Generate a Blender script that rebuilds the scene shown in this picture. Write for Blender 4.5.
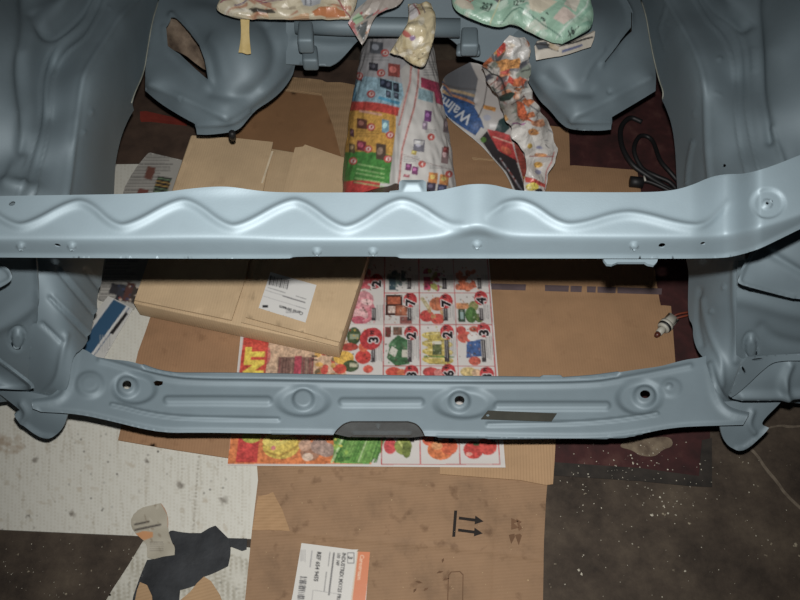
import bpy, bmesh, math, random
import numpy as np
from mathutils import Vector
from mathutils.geometry import delaunay_2d_cdt

for o in list(bpy.data.objects):
    bpy.data.objects.remove(o, do_unlink=True)
SC = bpy.context.scene
COL = SC.collection
RNG = np.random.default_rng(7)
random.seed(7)

# ------------------------------------------------------------------ camera
CAM_H, PITCH, FPX = 1.45, math.radians(58.0), 785.0
cam_d = bpy.data.cameras.new('camera')
cam = bpy.data.objects.new('camera', cam_d)
COL.objects.link(cam)
cam.location = (0, 0, CAM_H)
cam.rotation_euler = (math.pi / 2 - PITCH, 0, 0)
cam_d.sensor_width = 36.0
cam_d.lens = FPX / 800 * 36.0
cam_d.clip_start = 0.02
SC.camera = cam

# ------------------------------------------------------------------ light: the camera's flash and a dim garage
world = bpy.data.worlds.new('garage_dark')
SC.world = world
world.use_nodes = True
bg = world.node_tree.nodes['Background']
bg.inputs[0].default_value = (0.55, 0.62, 0.70, 1)
bg.inputs[1].default_value = 0.022

C0 = np.array([0.0, 0.0, CAM_H])
FWD = np.array([0, math.cos(PITCH), -math.sin(PITCH)])
UP = np.array([0, math.sin(PITCH), math.cos(PITCH)])
RT = np.array([1.0, 0, 0])

fl = bpy.data.lights.new('camera_flash', 'SPOT')
fl.energy = 116
fl.color = (1.0, 0.985, 0.968)
fl.shadow_soft_size = 0.010
fl.spot_size = math.radians(90)
fl.spot_blend = 1.0
flo = bpy.data.objects.new('camera_flash', fl)
COL.objects.link(flo)
flo.location = tuple(C0 + UP * 0.057 + RT * 0.004 + FWD * 0.01)
flo.rotation_euler = (cam.rotation_euler[0] - math.radians(2.5), 0, 0)

SC.view_settings.view_transform = 'Standard'
SC.view_settings.look = 'None'
SC.view_settings.gamma = 1.0
SC.view_settings.use_curve_mapping = False
SC.view_settings.exposure = 0.0

# ------------------------------------------------------------------ helpers
TONE = 0.72      # reflectance of everything but the paint


def lin(c):
    c = np.asarray(c, float) / 255.0
    return np.where(c <= 0.04045, c / 12.92, ((c + 0.055) / 1.055) ** 2.4)


def rays(px, py):
    u = (np.asarray(px, float) - 400.0) / FPX
    v = (300.0 - np.asarray(py, float)) / FPX
    return FWD + u[..., None] * RT + v[..., None] * UP


def at(px, py, z):
    """the point of the horizontal plane at height z seen at a pixel of the survey photo"""
    d = rays(px, py)
    t = (np.asarray(z, float) - CAM_H) / d[..., 2]
    return C0 + d * t[..., None]


def pt(px, py, z):
    return at(np.array([px]), np.array([py]), np.array([z]))[0]


def inv_depth(c):
    px, py = c[0], c[1]
    d = rays(np.array([px]), np.array([py]))[0]
    if c[2] == 'x':
        t = c[3] / d[0]
    elif c[2] == 'y':
        t = c[3] / d[1]
    else:
        t = (c[2] - CAM_H) / d[2]
    return 1.0 / t


def tps(ctrl):
    P = np.array([[c[0], c[1]] for c in ctrl], float) / 100.0
    W = np.array([inv_depth(c) for c in ctrl])
    n = len(P)
    def phi(r2):
        return np.where(r2 > 1e-12, r2 * np.log(np.maximum(r2, 1e-12)), 0.0)
    K = phi(((P[:, None] - P[None]) ** 2).sum(-1)) + np.eye(n) * 1e-4
    T = np.hstack([np.ones((n, 1)), P])
    A = np.zeros((n + 3, n + 3))
    A[:n, :n] = K; A[:n, n:] = T; A[n:, :n] = T.T
    sol = np.linalg.solve(A, np.concatenate([W, np.zeros(3)]))
    def f(X, Y):
        Q = np.stack([X, Y], -1) / 100.0
        r2 = ((Q[:, None] - P[None]) ** 2).sum(-1)
        w = phi(r2) @ sol[:n] + sol[n] + Q @ sol[n + 1:]
        d = rays(X, Y)
        return C0 + d / w[:, None]
    return f


def flat(z):
    if callable(z):
        return lambda X, Y: at(X, Y, z(X, Y))
    return lambda X, Y: at(X, Y, np.full(len(X), float(z)))


def chaikin(P, n=2, closed=True):
    """corner cutting; a point with a third value 1 stays a sharp corner"""
    pts = [(p[0], p[1], (p[2] if len(p) > 2 else 0)) for p in P]
    for _ in range(n):
        out = []
        m = len(pts)
        for i in range(m):
            p = pts[i]
            if p[2] or (not closed and i in (0, m - 1)):
                out.append(p)
                continue
            a, b = pts[i - 1], pts[(i + 1) % m]
            out.append((p[0] * .75 + a[0] * .25, p[1] * .75 + a[1] * .25, 0))
            out.append((p[0] * .75 + b[0] * .25, p[1] * .75 + b[1] * .25, 0))
        pts = out
    return np.array([(p[0], p[1]) for p in pts])


def densify(P, s, closed=True):
    out = []
    m = len(P)
    for i in range(m if closed else m - 1):
        a, b = P[i], P[(i + 1) % m]
        L = np.hypot(*(b - a))
        k = max(1, int(round(L / s)))
        for j in range(k):
            out.append(a + (b - a) * j / k)
    if not closed:
        out.append(P[-1])
    out = np.array(out)
    keep = np.ones(len(out), bool)
    for i in range(1, len(out)):
        if np.hypot(*(out[i] - out[i - 1])) < s * 0.25:
            keep[i] = False
    return out[keep]


def inside(P, X, Y):
    r = np.zeros(len(X), bool)
    x1, y1 = P[-1]
    for x2, y2 in P:
        if y1 != y2:
            c = ((y1 > Y) != (y2 > Y)) & (X < (x2 - x1) * (Y - y1) / (y2 - y1) + x1)
            r ^= c
        x1, y1 = x2, y2
    return r


def dist_line(P, X, Y, closed=False):
    P = np.asarray(P, float)[:, :2]
    D = np.full(len(X), 1e9)
    m = len(P)
    for i in range(m if closed else m - 1):
        ax, ay = P[i]
        bx, by = P[(i + 1) % m]
        dx, dy = bx - ax, by - ay
        L2 = dx * dx + dy * dy + 1e-9
        t = np.clip(((X - ax) * dx + (Y - ay) * dy) / L2, 0, 1)
        D = np.minimum(D, np.hypot(X - ax - t * dx, Y - ay - t * dy))
    return D


def sm(t):
    t = np.clip(t, 0, 1)
    return t * t * (3 - 2 * t)


def ridge(P, w, h, smooth=2):
    Q = chaikin(P, smooth, False) if smooth else np.array(P, float)
    return lambda X, Y: h * np.exp(-(dist_line(Q, X, Y) / w) ** 2)


def bead(P, w, h, smooth=2):
    """flat topped pressed bead of half width w"""
    Q = chaikin(P, smooth, False) if smooth else np.array(P, float)
    return lambda X, Y: h * (1 - sm((dist_line(Q, X, Y) - w * .35) / (w * .75)))


def plateau(P, h, edge, smooth=2):
    Q = chaikin(P, smooth)
    def f(X, Y):
        d = dist_line(Q, X, Y, True)
        d = np.where(inside(Q, X, Y), d, -d)
        return h * sm(d / edge * .5 + .5)
    return f


def ell(cx, cy, rx, ry, h, edge=.3):
    def f(X, Y):
        r = np.hypot((X - cx) / rx, (Y - cy) / ry)
        return h * (1 - sm((r - 1 + edge / 2) / edge))
    return f


def ring(cx, cy, rx, ry, w, h):
    def f(X, Y):
        r = np.hypot((X - cx) / rx, (Y - cy) / ry)
        return h * np.exp(-((r - 1) / w) ** 2)
    return f


def gauss(cx, cy, rx, ry, h, rot=0):
    c, s = math.cos(math.radians(rot)), math.sin(math.radians(rot))
    def f(X, Y):
        a = (X - cx) * c + (Y - cy) * s
        b = -(X - cx) * s + (Y - cy) * c
        return h * np.exp(-((a / rx) ** 2 + (b / ry) ** 2))
    return f


def circ(cx, cy, rx, ry=None, n=14, rot=0):
    ry = ry or rx
    r = math.radians(rot)
    out = []
    for i in range(n):
        a = 2 * math.pi * i / n
        x, y = rx * math.cos(a), ry * math.sin(a)
        out.append((cx + x * math.cos(r) - y * math.sin(r), cy + x * math.sin(r) + y * math.cos(r)))
    return out


# ---- mesh making
def link(name, me, mat=None, parent=None):
    o = bpy.data.objects.new(name, me)
    COL.objects.link(o)
    if mat:
        me.materials.append(mat)
    if parent:
        o.parent = parent
        if parent.type == 'EMPTY' or True:
            o.matrix_parent_inverse = parent.matrix_world.inverted() if parent.matrix_world else o.matrix_parent_inverse
    return o


def raw_mesh(name, V, F, mat=None, parent=None, smooth=True, col=None):
    me = bpy.data.meshes.new(name)
    me.from_pydata([tuple(v) for v in V], [], [tuple(int(i) for i in f) for f in F])
    if smooth:
        me.polygons.foreach_set('use_smooth', [True] * len(me.polygons))
    if col is not None:
        a = me.color_attributes.new('print', 'FLOAT_COLOR', 'POINT')
        buf = np.ones((len(V), 4), np.float32)
        buf[:len(col), :3] = col
        a.data.foreach_set('color', buf.ravel())
    me.update()
    return link(name, me, mat, parent)


def empty(name, loc):
    o = bpy.data.objects.new(name, None)
    o.location = tuple(loc)
    o.empty_display_size = 0.05
    COL.objects.link(o)
    bpy.context.view_layer.update()
    return o


def tag(o, label=None, cat=None, group=None, kind=None):
    if label: o['label'] = label
    if cat: o['category'] = cat
    if group: o['group'] = group
    if kind: o['kind'] = kind
    return o


def shell(name, V, T, th, mat, parent, smooth=True, col=None, centre=None):
    """a thin sheet of thickness th below the triangles T (facing the viewer), closed by a rim"""
    V = np.asarray(V); T = np.asarray(T)
    n = np.cross(V[T[:, 1]] - V[T[:, 0]], V[T[:, 2]] - V[T[:, 0]])
    flip = (n * (C0 - V[T].mean(1))).sum(1) < 0
    T = T.copy()
    T[flip] = T[flip][:, ::-1]
    n[flip] *= -1
    N = np.zeros_like(V)
    for k in range(3):
        np.add.at(N, T[:, k], n)
    N /= np.linalg.norm(N, axis=1)[:, None] + 1e-12
    nv = len(V)
    B = V - (th if isinstance(th, np.ndarray) else N * th)
    E = np.concatenate([T[:, [0, 1]], T[:, [1, 2]], T[:, [2, 0]]])
    key = np.sort(E, 1)
    kk = key[:, 0].astype(np.int64) * nv + key[:, 1]
    u, idx, cnt = np.unique(kk, return_index=True, return_counts=True)
    be = E[idx[cnt == 1]]
    nb = len(be)
    RV = np.concatenate([V[be[:, 0]], V[be[:, 1]], B[be[:, 1]], B[be[:, 0]]])
    o0 = nv * 2
    k = np.arange(nb)
    RF = np.stack([o0 + nb + k, o0 + k, o0 + 3 * nb + k, o0 + 2 * nb + k], 1)
    VV = np.concatenate([V, B, RV])
    FF = [tuple(t) for t in T] + [tuple(t[::-1] + nv) for t in T] + [tuple(q) for q in RF]
    CC = None
    if col is not None:
        CC = np.concatenate([col, col, col[be[:, 0]], col[be[:, 1]], col[be[:, 1]], col[be[:, 0]]])
    return raw_mesh(name, VV, FF, mat, parent, smooth, CC)


def panel(name, outline, surf, mat, parent=None, holes=(), feats=(), s=3.0, th=0.002, smooth=2,
          canvas=None, shade_smooth=True, off=0.0, puff=None):
    """a pressed sheet: outline and features are given on the survey photo's pixels, the surface in space by surf"""
    P = chaikin(outline, smooth) if smooth else np.array([p[:2] for p in outline], float)
    P = densify(P, s)
    H = [densify(np.array(h, float), s * .7) for h in holes]
    x0, y0 = P.min(0); x1, y1 = P.max(0)
    gx = np.arange(x0, x1 + s, s)
    gy = np.arange(y0, y1 + s, s * .866)
    X, Y = np.meshgrid(gx, gy)
    X = X + (np.arange(len(gy)) % 2)[:, None] * s * .5
    X, Y = X.ravel() + .013, Y.ravel() + .017
    ok = inside(P, X, Y)
    X, Y = X[ok], Y[ok]
    ok = dist_line(P, X, Y, True) > s * .5
    for h in H:
        ok &= ~inside(h, X, Y)
        ok &= dist_line(h, X, Y, True) > s * .4
    X, Y = X[ok], Y[ok]
    pts = [Vector((float(a), float(b))) for a, b in P]
    edges = [(i, (i + 1) % len(P)) for i in range(len(P))]
    for h in H:
        b = len(pts)
        pts += [Vector((float(a), float(c))) for a, c in h]
        edges += [(b + i, b + (i + 1) % len(h)) for i in range(len(h))]
    pts += [Vector((float(a), float(b))) for a, b in zip(X, Y)]
    vs, _, fs = delaunay_2d_cdt(pts, edges, [], 1, 1e-5, False)[:3]
    V2 = np.array([(v[0], v[1]) for v in vs])
    T = np.array([f for f in fs if len(f) == 3])
    c = V2[T].mean(1)
    k = inside(P, c[:, 0], c[:, 1])
    for h in H:
        k &= ~inside(h, c[:, 0], c[:, 1])
    T = T[k]
    used = np.unique(T)
    mp = -np.ones(len(V2), int); mp[used] = np.arange(len(used))
    V2 = V2[used]; T = mp[T]
    V = surf(V2[:, 0], V2[:, 1])
    tv = th
    if feats or off or puff:
        n = np.cross(V[T[:, 1]] - V[T[:, 0]], V[T[:, 2]] - V[T[:, 0]])
        fl_ = (n * (C0 - V[T].mean(1))).sum(1) < 0
        n[fl_] *= -1
        N = np.zeros_like(V)
        for q in range(3):
            np.add.at(N, T[:, q], n)
        N /= np.linalg.norm(N, axis=1)[:, None] + 1e-12
        h = np.full(len(V), off)
        for f in feats:
            h = h + f(V2[:, 0], V2[:, 1])
        if puff:
            dd = dist_line(P, V2[:, 0], V2[:, 1], True)
            pf = puff[0] * np.sqrt(1 - (1 - np.clip(dd / puff[1], 0, 1)) ** 2)
            h = h + pf
            ray = (V - C0) / np.linalg.norm(V - C0, axis=1)[:, None]
            back = V + ray * (th * np.clip(dd / puff[1], .08, 1) + pf * .5)[:, None]
        V = V + N * h[:, None]
        if puff:
            tv = V - back
    col = canvas.sample(V2[:, 0], V2[:, 1]) if canvas is not None else None
    return shell(name, V, T, tv, mat, parent, shade_smooth, col)


def quadgrid(name, corners, nx, ny, z, mat, parent=None, th=0.0006, canvas=None, feats=()):
    """a flat printed sheet with corners (top left, top right, bottom right, bottom left)"""
    c = np.array(corners, float)
    u = np.linspace(0, 1, nx); v = np.linspace(0, 1, ny)
    U, W = np.meshgrid(u, v)
    U, W = U.ravel(), W.ravel()
    Q = (c[0][None] * ((1 - U) * (1 - W))[:, None] + c[1][None] * (U * (1 - W))[:, None]
         + c[2][None] * (U * W)[:, None] + c[3][None] * ((1 - U) * W)[:, None])
    V = at(Q[:, 0], Q[:, 1], z(Q[:, 0], Q[:, 1]) if callable(z) else np.full(len(Q), z))
    for f in feats:
        V[:, 2] += f(Q[:, 0], Q[:, 1])
    i = np.arange(nx * ny).reshape(ny, nx)
    a, b, d, e = i[:-1, :-1].ravel(), i[:-1, 1:].ravel(), i[1:, 1:].ravel(), i[1:, :-1].ravel()
    T = np.concatenate([np.stack([a, d, b], 1), np.stack([a, e, d], 1)])
    col = canvas.sample(Q[:, 0], Q[:, 1]) if canvas is not None else None
    return shell(name, V, T, th, mat, parent, True, col)


def tube(name, P, r, mat, parent=None, n=8, closed_ends=True, noise=0.0):
    P = np.array(P, float)
    m = len(P)
    R = np.full(m, r) if np.isscalar(r) else np.array(r, float)
    T = np.gradient(P, axis=0)
    T /= np.linalg.norm(T, axis=1)[:, None]
    ref = np.array([0, 0, 1.0]) if abs(T[0][2]) < .9 else np.array([1.0, 0, 0])
    V, F = [], []
    A = np.cross(T[0], ref); A /= np.linalg.norm(A)
    for i in range(m):
        A = A - T[i] * (A @ T[i]); A /= np.linalg.norm(A)
        B = np.cross(T[i], A)
        for k in range(n):
            a = 2 * math.pi * k / n
            V.append(P[i] + (A * math.cos(a) + B * math.sin(a)) * R[i] * (1 + noise * RNG.normal()))
    for i in range(m - 1):
        for k in range(n):
            F.append((i * n + k, i * n + (k + 1) % n, (i + 1) * n + (k + 1) % n, (i + 1) * n + k))
    if closed_ends:
        F.append(tuple(range(n - 1, -1, -1)))
        F.append(tuple((m - 1) * n + k for k in range(n)))
    return raw_mesh(name, V, F, mat, parent)


def curve3(P, n=24):
    """Catmull-Rom through 3D points"""
    P = np.array(P, float)
    Q = np.vstack([2 * P[0] - P[1], P, 2 * P[-1] - P[-2]])
    out = []
    m = len(P) - 1
    for s in np.linspace(0, m - 1e-6, n):
        i = int(s); t = s - i
        a, b, c, d = Q[i:i + 4]
        out.append(.5 * (2 * b + (c - a) * t + (2 * a - 5 * b + 4 * c - d) * t * t + (3 * b - a - 3 * c + d) * t ** 3))
    return np.array(out)


def solid(name, bm_fn, mat, parent=None, bevel=0.0, seg=2, smooth=True):
    bm = bmesh.new()
    bm_fn(bm)
    if bevel:
        bmesh.ops.bevel(bm, geom=bm.edges[:] + bm.verts[:], offset=bevel, segments=seg, profile=.5, affect='EDGES')
    bmesh.ops.recalc_face_normals(bm, faces=bm.faces)
    me = bpy.data.meshes.new(name)
    bm.to_mesh(me); bm.free()
    if smooth and bevel:
        me.polygons.foreach_set('use_smooth', [True] * len(me.polygons))
    return link(name, me, mat, parent)


def hexa(bm, lo, hi):
    """box between two loops of four points"""
    a = [bm.verts.new(tuple(p)) for p in lo]
    b = [bm.verts.new(tuple(p)) for p in hi]
    bm.faces.new(a[::-1]); bm.faces.new(b)
    for i in range(4):
        bm.faces.new((a[i], a[(i + 1) % 4], b[(i + 1) % 4], b[i]))


# ---- value noise for crumples (in pixel space or any plane)
_LAT = RNG.random((64, 64, 4))
def vnoise(X, Y, sc, ch=0):
    x, y = np.asarray(X) / sc, np.asarray(Y) / sc
    xi, yi = np.floor(x).astype(int), np.floor(y).astype(int)
    fx, fy = sm(x - xi), sm(y - yi)
    L = _LAT[:, :, ch]
    g = lambda i, j: L[i % 64, j % 64]
    return ((g(xi, yi) * (1 - fx) + g(xi + 1, yi) * fx) * (1 - fy) + (g(xi, yi + 1) * (1 - fx) + g(xi + 1, yi + 1) * fx) * fy)


def crumple(sc, h, n=3, seed=0, aniso=(1, 1)):
    """sharp creased folds like crushed paper: sums of folded planes"""
    r = np.random.default_rng(seed)
    ks = []
    for i in range(n * 3):
        a = r.random() * math.pi
        f = (1.0 / sc) * (0.6 + 1.3 * r.random())
        ks.append((math.cos(a) * f / aniso[0], math.sin(a) * f / aniso[1], r.random() * 10, 0.5 + r.random()))
    def f(X, Y):
        wx = X + sc * .5 * (vnoise(X, Y, sc * 1.2, 0) - .5)
        wy = Y + sc * .5 * (vnoise(X + 37, Y + 11, sc * 1.2, 1) - .5)
        s = np.zeros(len(X))
        for a, b, c, w in ks:
            p = a * wx + b * wy + c
            s += w * (np.abs((p % 2) - 1) - .5)
        return h * s / (n * 1.2)
    return f


# ---- print canvas, painted on the sheet's own plane
_TXT = {}
def text_tris(s, bold):
    if (s, bold) not in _TXT:
        cu = bpy.data.curves.new('print_text', 'FONT')
        cu.body = s
        cu.resolution_u = 2
        cu.offset = 0.018 * bold
        ob = bpy.data.objects.new('print_text', cu)
        COL.objects.link(ob)
        dg = bpy.context.evaluated_depsgraph_get()
        dg.update()
        me = bpy.data.meshes.new_from_object(ob.evaluated_get(dg))
        me.calc_loop_triangles()
        v = np.array([x.co[:2] for x in me.vertices]) if len(me.vertices) else np.zeros((0, 2))
        t = [tuple(x.vertices) for x in me.loop_triangles]
        bpy.data.objects.remove(ob); bpy.data.curves.remove(cu); bpy.data.meshes.remove(me)
        _TXT[(s, bold)] = (v, t)
    return _TXT[(s, bold)]


class Canvas:
    def __init__(self, x0, y0, x1, y1, base, k=3):
        self.x0, self.y0, self.k = x0, y0, k
        self.w, self.h = int((x1 - x0) * k), int((y1 - y0) * k)
        self.a = np.empty((self.h, self.w, 3))
        self.a[:] = base
        self.warp = None

    def box(self, xs, ys):
        i0 = max(0, int((min(xs) - self.x0) * self.k) - 1); i1 = min(self.w, int((max(xs) - self.x0) * self.k) + 2)
        j0 = max(0, int((min(ys) - self.y0) * self.k) - 1); j1 = min(self.h, int((max(ys) - self.y0) * self.k) + 2)
        if i1 <= i0 or j1 <= j0:
            return None
        X, Y = np.meshgrid((np.arange(i0, i1) + .5) / self.k + self.x0, (np.arange(j0, j1) + .5) / self.k + self.y0)
        return (slice(j0, j1), slice(i0, i1)), X, Y

    def put(self, sl, m, c, op=1.0):
        v = self.a[sl]
        m = m.reshape(v.shape[:2])
        v[m] = v[m] * (1 - op) + np.array(c, float) * op

    def poly(self, P, c, op=1.0):
        P = np.array([p[:2] for p in P], float)
        b = self.box(P[:, 0], P[:, 1])
        if b:
            self.put(b[0], inside(P, b[1].ravel(), b[2].ravel()), c, op)

    def rect(self, x0, y0, x1, y1, c, op=1.0):
        self.poly([(x0, y0), (x1, y0), (x1, y1), (x0, y1)], c, op)

    def ell(self, cx, cy, rx, ry, c, rot=0, op=1.0):
        self.poly(circ(cx, cy, rx, ry, 20, rot), c, op)

    def line(self, P, w, c, op=1.0):
        P = np.array(P, float)
        b = self.box(np.concatenate([P[:, 0] - w, P[:, 0] + w]), np.concatenate([P[:, 1] - w, P[:, 1] + w]))
        if b:
            self.put(b[0], dist_line(P, b[1].ravel(), b[2].ravel()) < w / 2, c, op)

    def frame(self, x0, y0, x1, y1, w, c):
        self.line([(x0, y0), (x1, y0), (x1, y1), (x0, y1), (x0, y0)], w, c)

    def text(self, s, x, y, size, ang, c, bold=1, cx=False, sx=1.0):
        v, t = text_tris(s, bold)
        if not len(v):
            return
        v = v * size * np.array([sx, 1.0])
        if cx:
            v = v - np.array([(v[:, 0].min() + v[:, 0].max()) / 2, 0])
        a = math.radians(ang)
        X = x + v[:, 0] * math.cos(a) + v[:, 1] * math.sin(a)
        Y = y + v[:, 0] * math.sin(a) - v[:, 1] * math.cos(a)
        for i in t:
            self.poly([(X[j], Y[j]) for j in i], c)

    def speck(self, x0, y0, x1, y1, n, cols, r=(1, 4)):
        for _ in range(n):
            cx, cy = random.uniform(x0, x1), random.uniform(y0, y1)
            self.ell(cx, cy, random.uniform(*r), random.uniform(*r), random.choice(cols), random.uniform(0, 180), .85)

    def fine(self, x0, y0, x1, y1, c, ang=0, pitch=2.2):
        """lines of fine print too small to read"""
        v = ang in (90, -90)
        p = x0 if v else y0
        while p < (x1 if v else y1):
            q = y0 if v else x0
            e = y1 if v else x1
            e = q + (e - q) * random.uniform(.7, 1)
            while q < e:
                l = random.uniform(1, 3)
                self.line([(p, q), (p, min(q + l, e))] if v else [(q, p), (min(q + l, e), p)], .8, c, .8)
                q += l + .8
            p += pitch

    def dashes(self, x, y, l, ang, w, c):
        a = math.radians(ang)
        q = 0.0
        while q < l:
            d = random.uniform(.8, 2.2)
            self.line([(x + q * math.cos(a), y + q * math.sin(a)), (x + min(q + d, l) * math.cos(a), y + min(q + d, l) * math.sin(a))], w, c, .85)
            q += d + .7

    def grain(self, amt, sc=1.3):
        """break up the flat inks like halftone photographs"""
        J, I = np.meshgrid(np.arange(self.h), np.arange(self.w), indexing='ij')
        m = (self.a.max(-1) - self.a.min(-1)) > 34
        n1 = vnoise(I, J, sc * self.k, 0); n2 = vnoise(I + 91, J + 17, sc * self.k * 2.3, 1)
        f = 1 + amt * (n1 * .6 + n2 * .4 - .55) * 2
        self.a[m] = self.a[m] * f[m][:, None]

    def sample(self, X, Y):
        A = lin(np.clip(self.a, 0, 255)) * TONE
        A = A * .8 + A.mean(-1, keepdims=True) * .2
        if self.warp:
            X = self.warp(X, Y)
        r = np.zeros((len(X), 3))
        for dx in (-.33, 0, .33):
            for dy in (-.33, 0, .33):
                i = np.clip(((X + dx - self.x0) * self.k).astype(int), 0, self.w - 1)
                j = np.clip(((Y + dy - self.y0) * self.k).astype(int), 0, self.h - 1)
                r += A[j, i]
        return r / 9


# ------------------------------------------------------------------ materials
def mat_new(name):
    m = bpy.data.materials.new(name)
    m.use_nodes = True
    nt = m.node_tree
    b = nt.nodes['Principled BSDF']
    return m, nt, b


def N(nt, kind, **kw):
    n = nt.nodes.new(kind)
    for k, v in kw.items():
        if k in n.inputs:
            n.inputs[k].default_value = v
        else:
            setattr(n, k, v)
    return n


def coords(nt, scale=(1, 1, 1), rot=(0, 0, 0)):
    tc = nt.nodes.new('ShaderNodeTexCoord')
    mp = nt.nodes.new('ShaderNodeMapping')
    mp.inputs['Scale'].default_value = scale
    mp.inputs['Rotation'].default_value = rot
    nt.links.new(tc.outputs['Object'], mp.inputs[0])
    return mp.outputs[0]


def ramp(nt, fac, stops, tone=TONE):
    r = nt.nodes.new('ShaderNodeValToRGB')
    el = r.color_ramp.elements
    while len(el) < len(stops):
        el.new(.5)
    for e, (p, c) in zip(el, stops):
        e.position = p
        e.color = (*(lin(c) * tone), 1) if max(c) > 1.0 else (*c, 1)
    nt.links.new(fac, r.inputs[0])
    return r.outputs[0]


def noisy(name, stops, scale=20, detail=4, rough=.8, bump=.1, bscale=None, vec=(1, 1, 1), rot=(0, 0, 0), spec=.3, dist=0.002, metal=0):
    m, nt, b = mat_new(name)
    v = coords(nt, vec, rot)
    n = N(nt, 'ShaderNodeTexNoise', Scale=scale, Detail=detail, Roughness=.6)
    nt.links.new(v, n.inputs['Vector'])
    c = ramp(nt, n.outputs[0], stops)
    nt.links.new(c, b.inputs['Base Color'])
    b.inputs['Roughness'].default_value = rough
    b.inputs['Specular IOR Level'].default_value = spec
    b.inputs['Metallic'].default_value = metal
    if bump:
        n2 = N(nt, 'ShaderNodeTexNoise', Scale=bscale or scale * 3, Detail=3.0)
        nt.links.new(v, n2.inputs['Vector'])
        bp = N(nt, 'ShaderNodeBump', Strength=bump, Distance=dist)
        nt.links.new(n2.outputs[0], bp.inputs['Height'])
        nt.links.new(bp.outputs[0], b.inputs['Normal'])
    return m


def printed(name, rough=.45, bump=.05, spec=.4):
    m, nt, b = mat_new(name)
    a = nt.nodes.new('ShaderNodeVertexColor')
    a.layer_name = 'print'
    nt.links.new(a.outputs[0], b.inputs['Base Color'])
    b.inputs['Roughness'].default_value = rough
    b.inputs['Specular IOR Level'].default_value = spec
    n = N(nt, 'ShaderNodeTexNoise', Scale=60.0, Detail=2.0)
    nt.links.new(coords(nt), n.inputs['Vector'])
    bp = N(nt, 'ShaderNodeBump', Strength=bump, Distance=.002)
    nt.links.new(n.outputs[0], bp.inputs['Height'])
    nt.links.new(bp.outputs[0], b.inputs['Normal'])
    return m


def card(name, tone, ang=0.0, dirt=.5, flute=.15):
    """kraft cardboard: fine flutes, fibre mottling, a few stains"""
    m, nt, b = mat_new(name)
    tone = np.array(tone, float)
    v = coords(nt, (1, 1, 1), (0, 0, ang))
    n = N(nt, 'ShaderNodeTexNoise', Scale=9.0, Detail=6.0, Roughness=.65)
    nt.links.new(v, n.inputs['Vector'])
    c1 = ramp(nt, n.outputs[0], [(.25, tuple(tone * (1 - .22 * dirt))), (.5, tuple(tone)), (.75, tuple(np.minimum(tone * 1.07, 255)))])
    w = N(nt, 'ShaderNodeTexWave', Scale=55.0, Distortion=.4)
    nt.links.new(v, w.inputs['Vector'])
    n3 = N(nt, 'ShaderNodeTexNoise', Scale=34.0, Detail=5.0)
    nt.links.new(v, n3.inputs['Vector'])
    c3 = ramp(nt, n3.outputs[0], [(.60, (1, 1, 1)), (.72, tuple(np.array([.62, .58, .55]) * dirt + (1 - dirt)))])
    mx = N(nt, 'ShaderNodeMixRGB', blend_type='MULTIPLY')
    mx.inputs[0].default_value = 1.0
    nt.links.new(c1, mx.inputs[1]); nt.links.new(c3, mx.inputs[2])
    nt.links.new(mx.outputs[0], b.inputs['Base Color'])
    b.inputs['Roughness'].default_value = .75
    b.inputs['Specular IOR Level'].default_value = .25
    bp = N(nt, 'ShaderNodeBump', Strength=flute, Distance=.0015)
    nt.links.new(w.outputs[1], bp.inputs['Height'])
    nt.links.new(bp.outputs[0], b.inputs['Normal'])
    return m


def paint(name, c, rough=.6, spec=.5):
    m, nt, b = mat_new(name)
    v = coords(nt)
    n = N(nt, 'ShaderNodeTexNoise', Scale=5.0, Detail=5.0, Roughness=.6)
    nt.links.new(v, n.inputs['Vector'])
    c = np.array(c, float)
    cc = ramp(nt, n.outputs[0], [(.3, tuple(c * .94)), (.7, tuple(c * 1.05))], 1.0)
    nt.links.new(cc, b.inputs['Base Color'])
    b.inputs['Roughness'].default_value = rough
    b.inputs['Specular IOR Level'].default_value = spec
    b.inputs['Metallic'].default_value = .22
    n2 = N(nt, 'ShaderNodeTexNoise', Scale=420.0, Detail=2.0)
    nt.links.new(v, n2.inputs['Vector'])
    bp = N(nt, 'ShaderNodeBump', Strength=.10, Distance=.001)
    nt.links.new(n2.outputs[0], bp.inputs['Height'])
    nt.links.new(bp.outputs[0], b.inputs['Normal'])
    return m


def plain(name, c, rough=.5, spec=.4, metal=0):
    return noisy(name, [(.3, tuple(np.array(c) * .9)), (.7, tuple(np.minimum(np.array(c) * 1.08, 255)))], 30, 3, rough, .05, None, spec=spec, metal=metal)


M_PAINT = paint('blue_grey_primer', (101, 114, 120))
M_HOLE = plain('dark_hollow', (14, 14, 15), .9, .1)
M_PLATE = plain('dark_grey_plate', (100, 105, 106), .5)
M_RUST = noisy('dusty_brown_underside', [(.3, (70, 58, 48)), (.6, (128, 112, 96)), (.8, (150, 138, 122))], 25, 5, .9, .3)
M_PRINT = printed('printed_newsprint')
M_GLOSS = printed('printed_glossy_paper', .38, .05, .5)
M_CARD_BOX = card('kraft_box', (204, 177, 141), .1, .25)
M_CARD_TAN = card('kraft_tan', (176, 136, 94), 1.6, .4)
M_CARD_BROWN = card('kraft_brown', (158, 122, 91), 0.0, .5)
M_CARD_OLD = card('kraft_old', (150, 120, 92), 1.5, .9)
M_CARD_STRIP = card('kraft_strip', (164, 135, 102), 0.05, .4, .5)
M_BLACK = plain('black_rubber', (24, 24, 25), .55)
M_TEAR = card('torn_kraft', (178, 146, 110), 1.3, .3, .25)
M_INK = plain('black_print_ink', (34, 28, 24), .7, .2)

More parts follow.
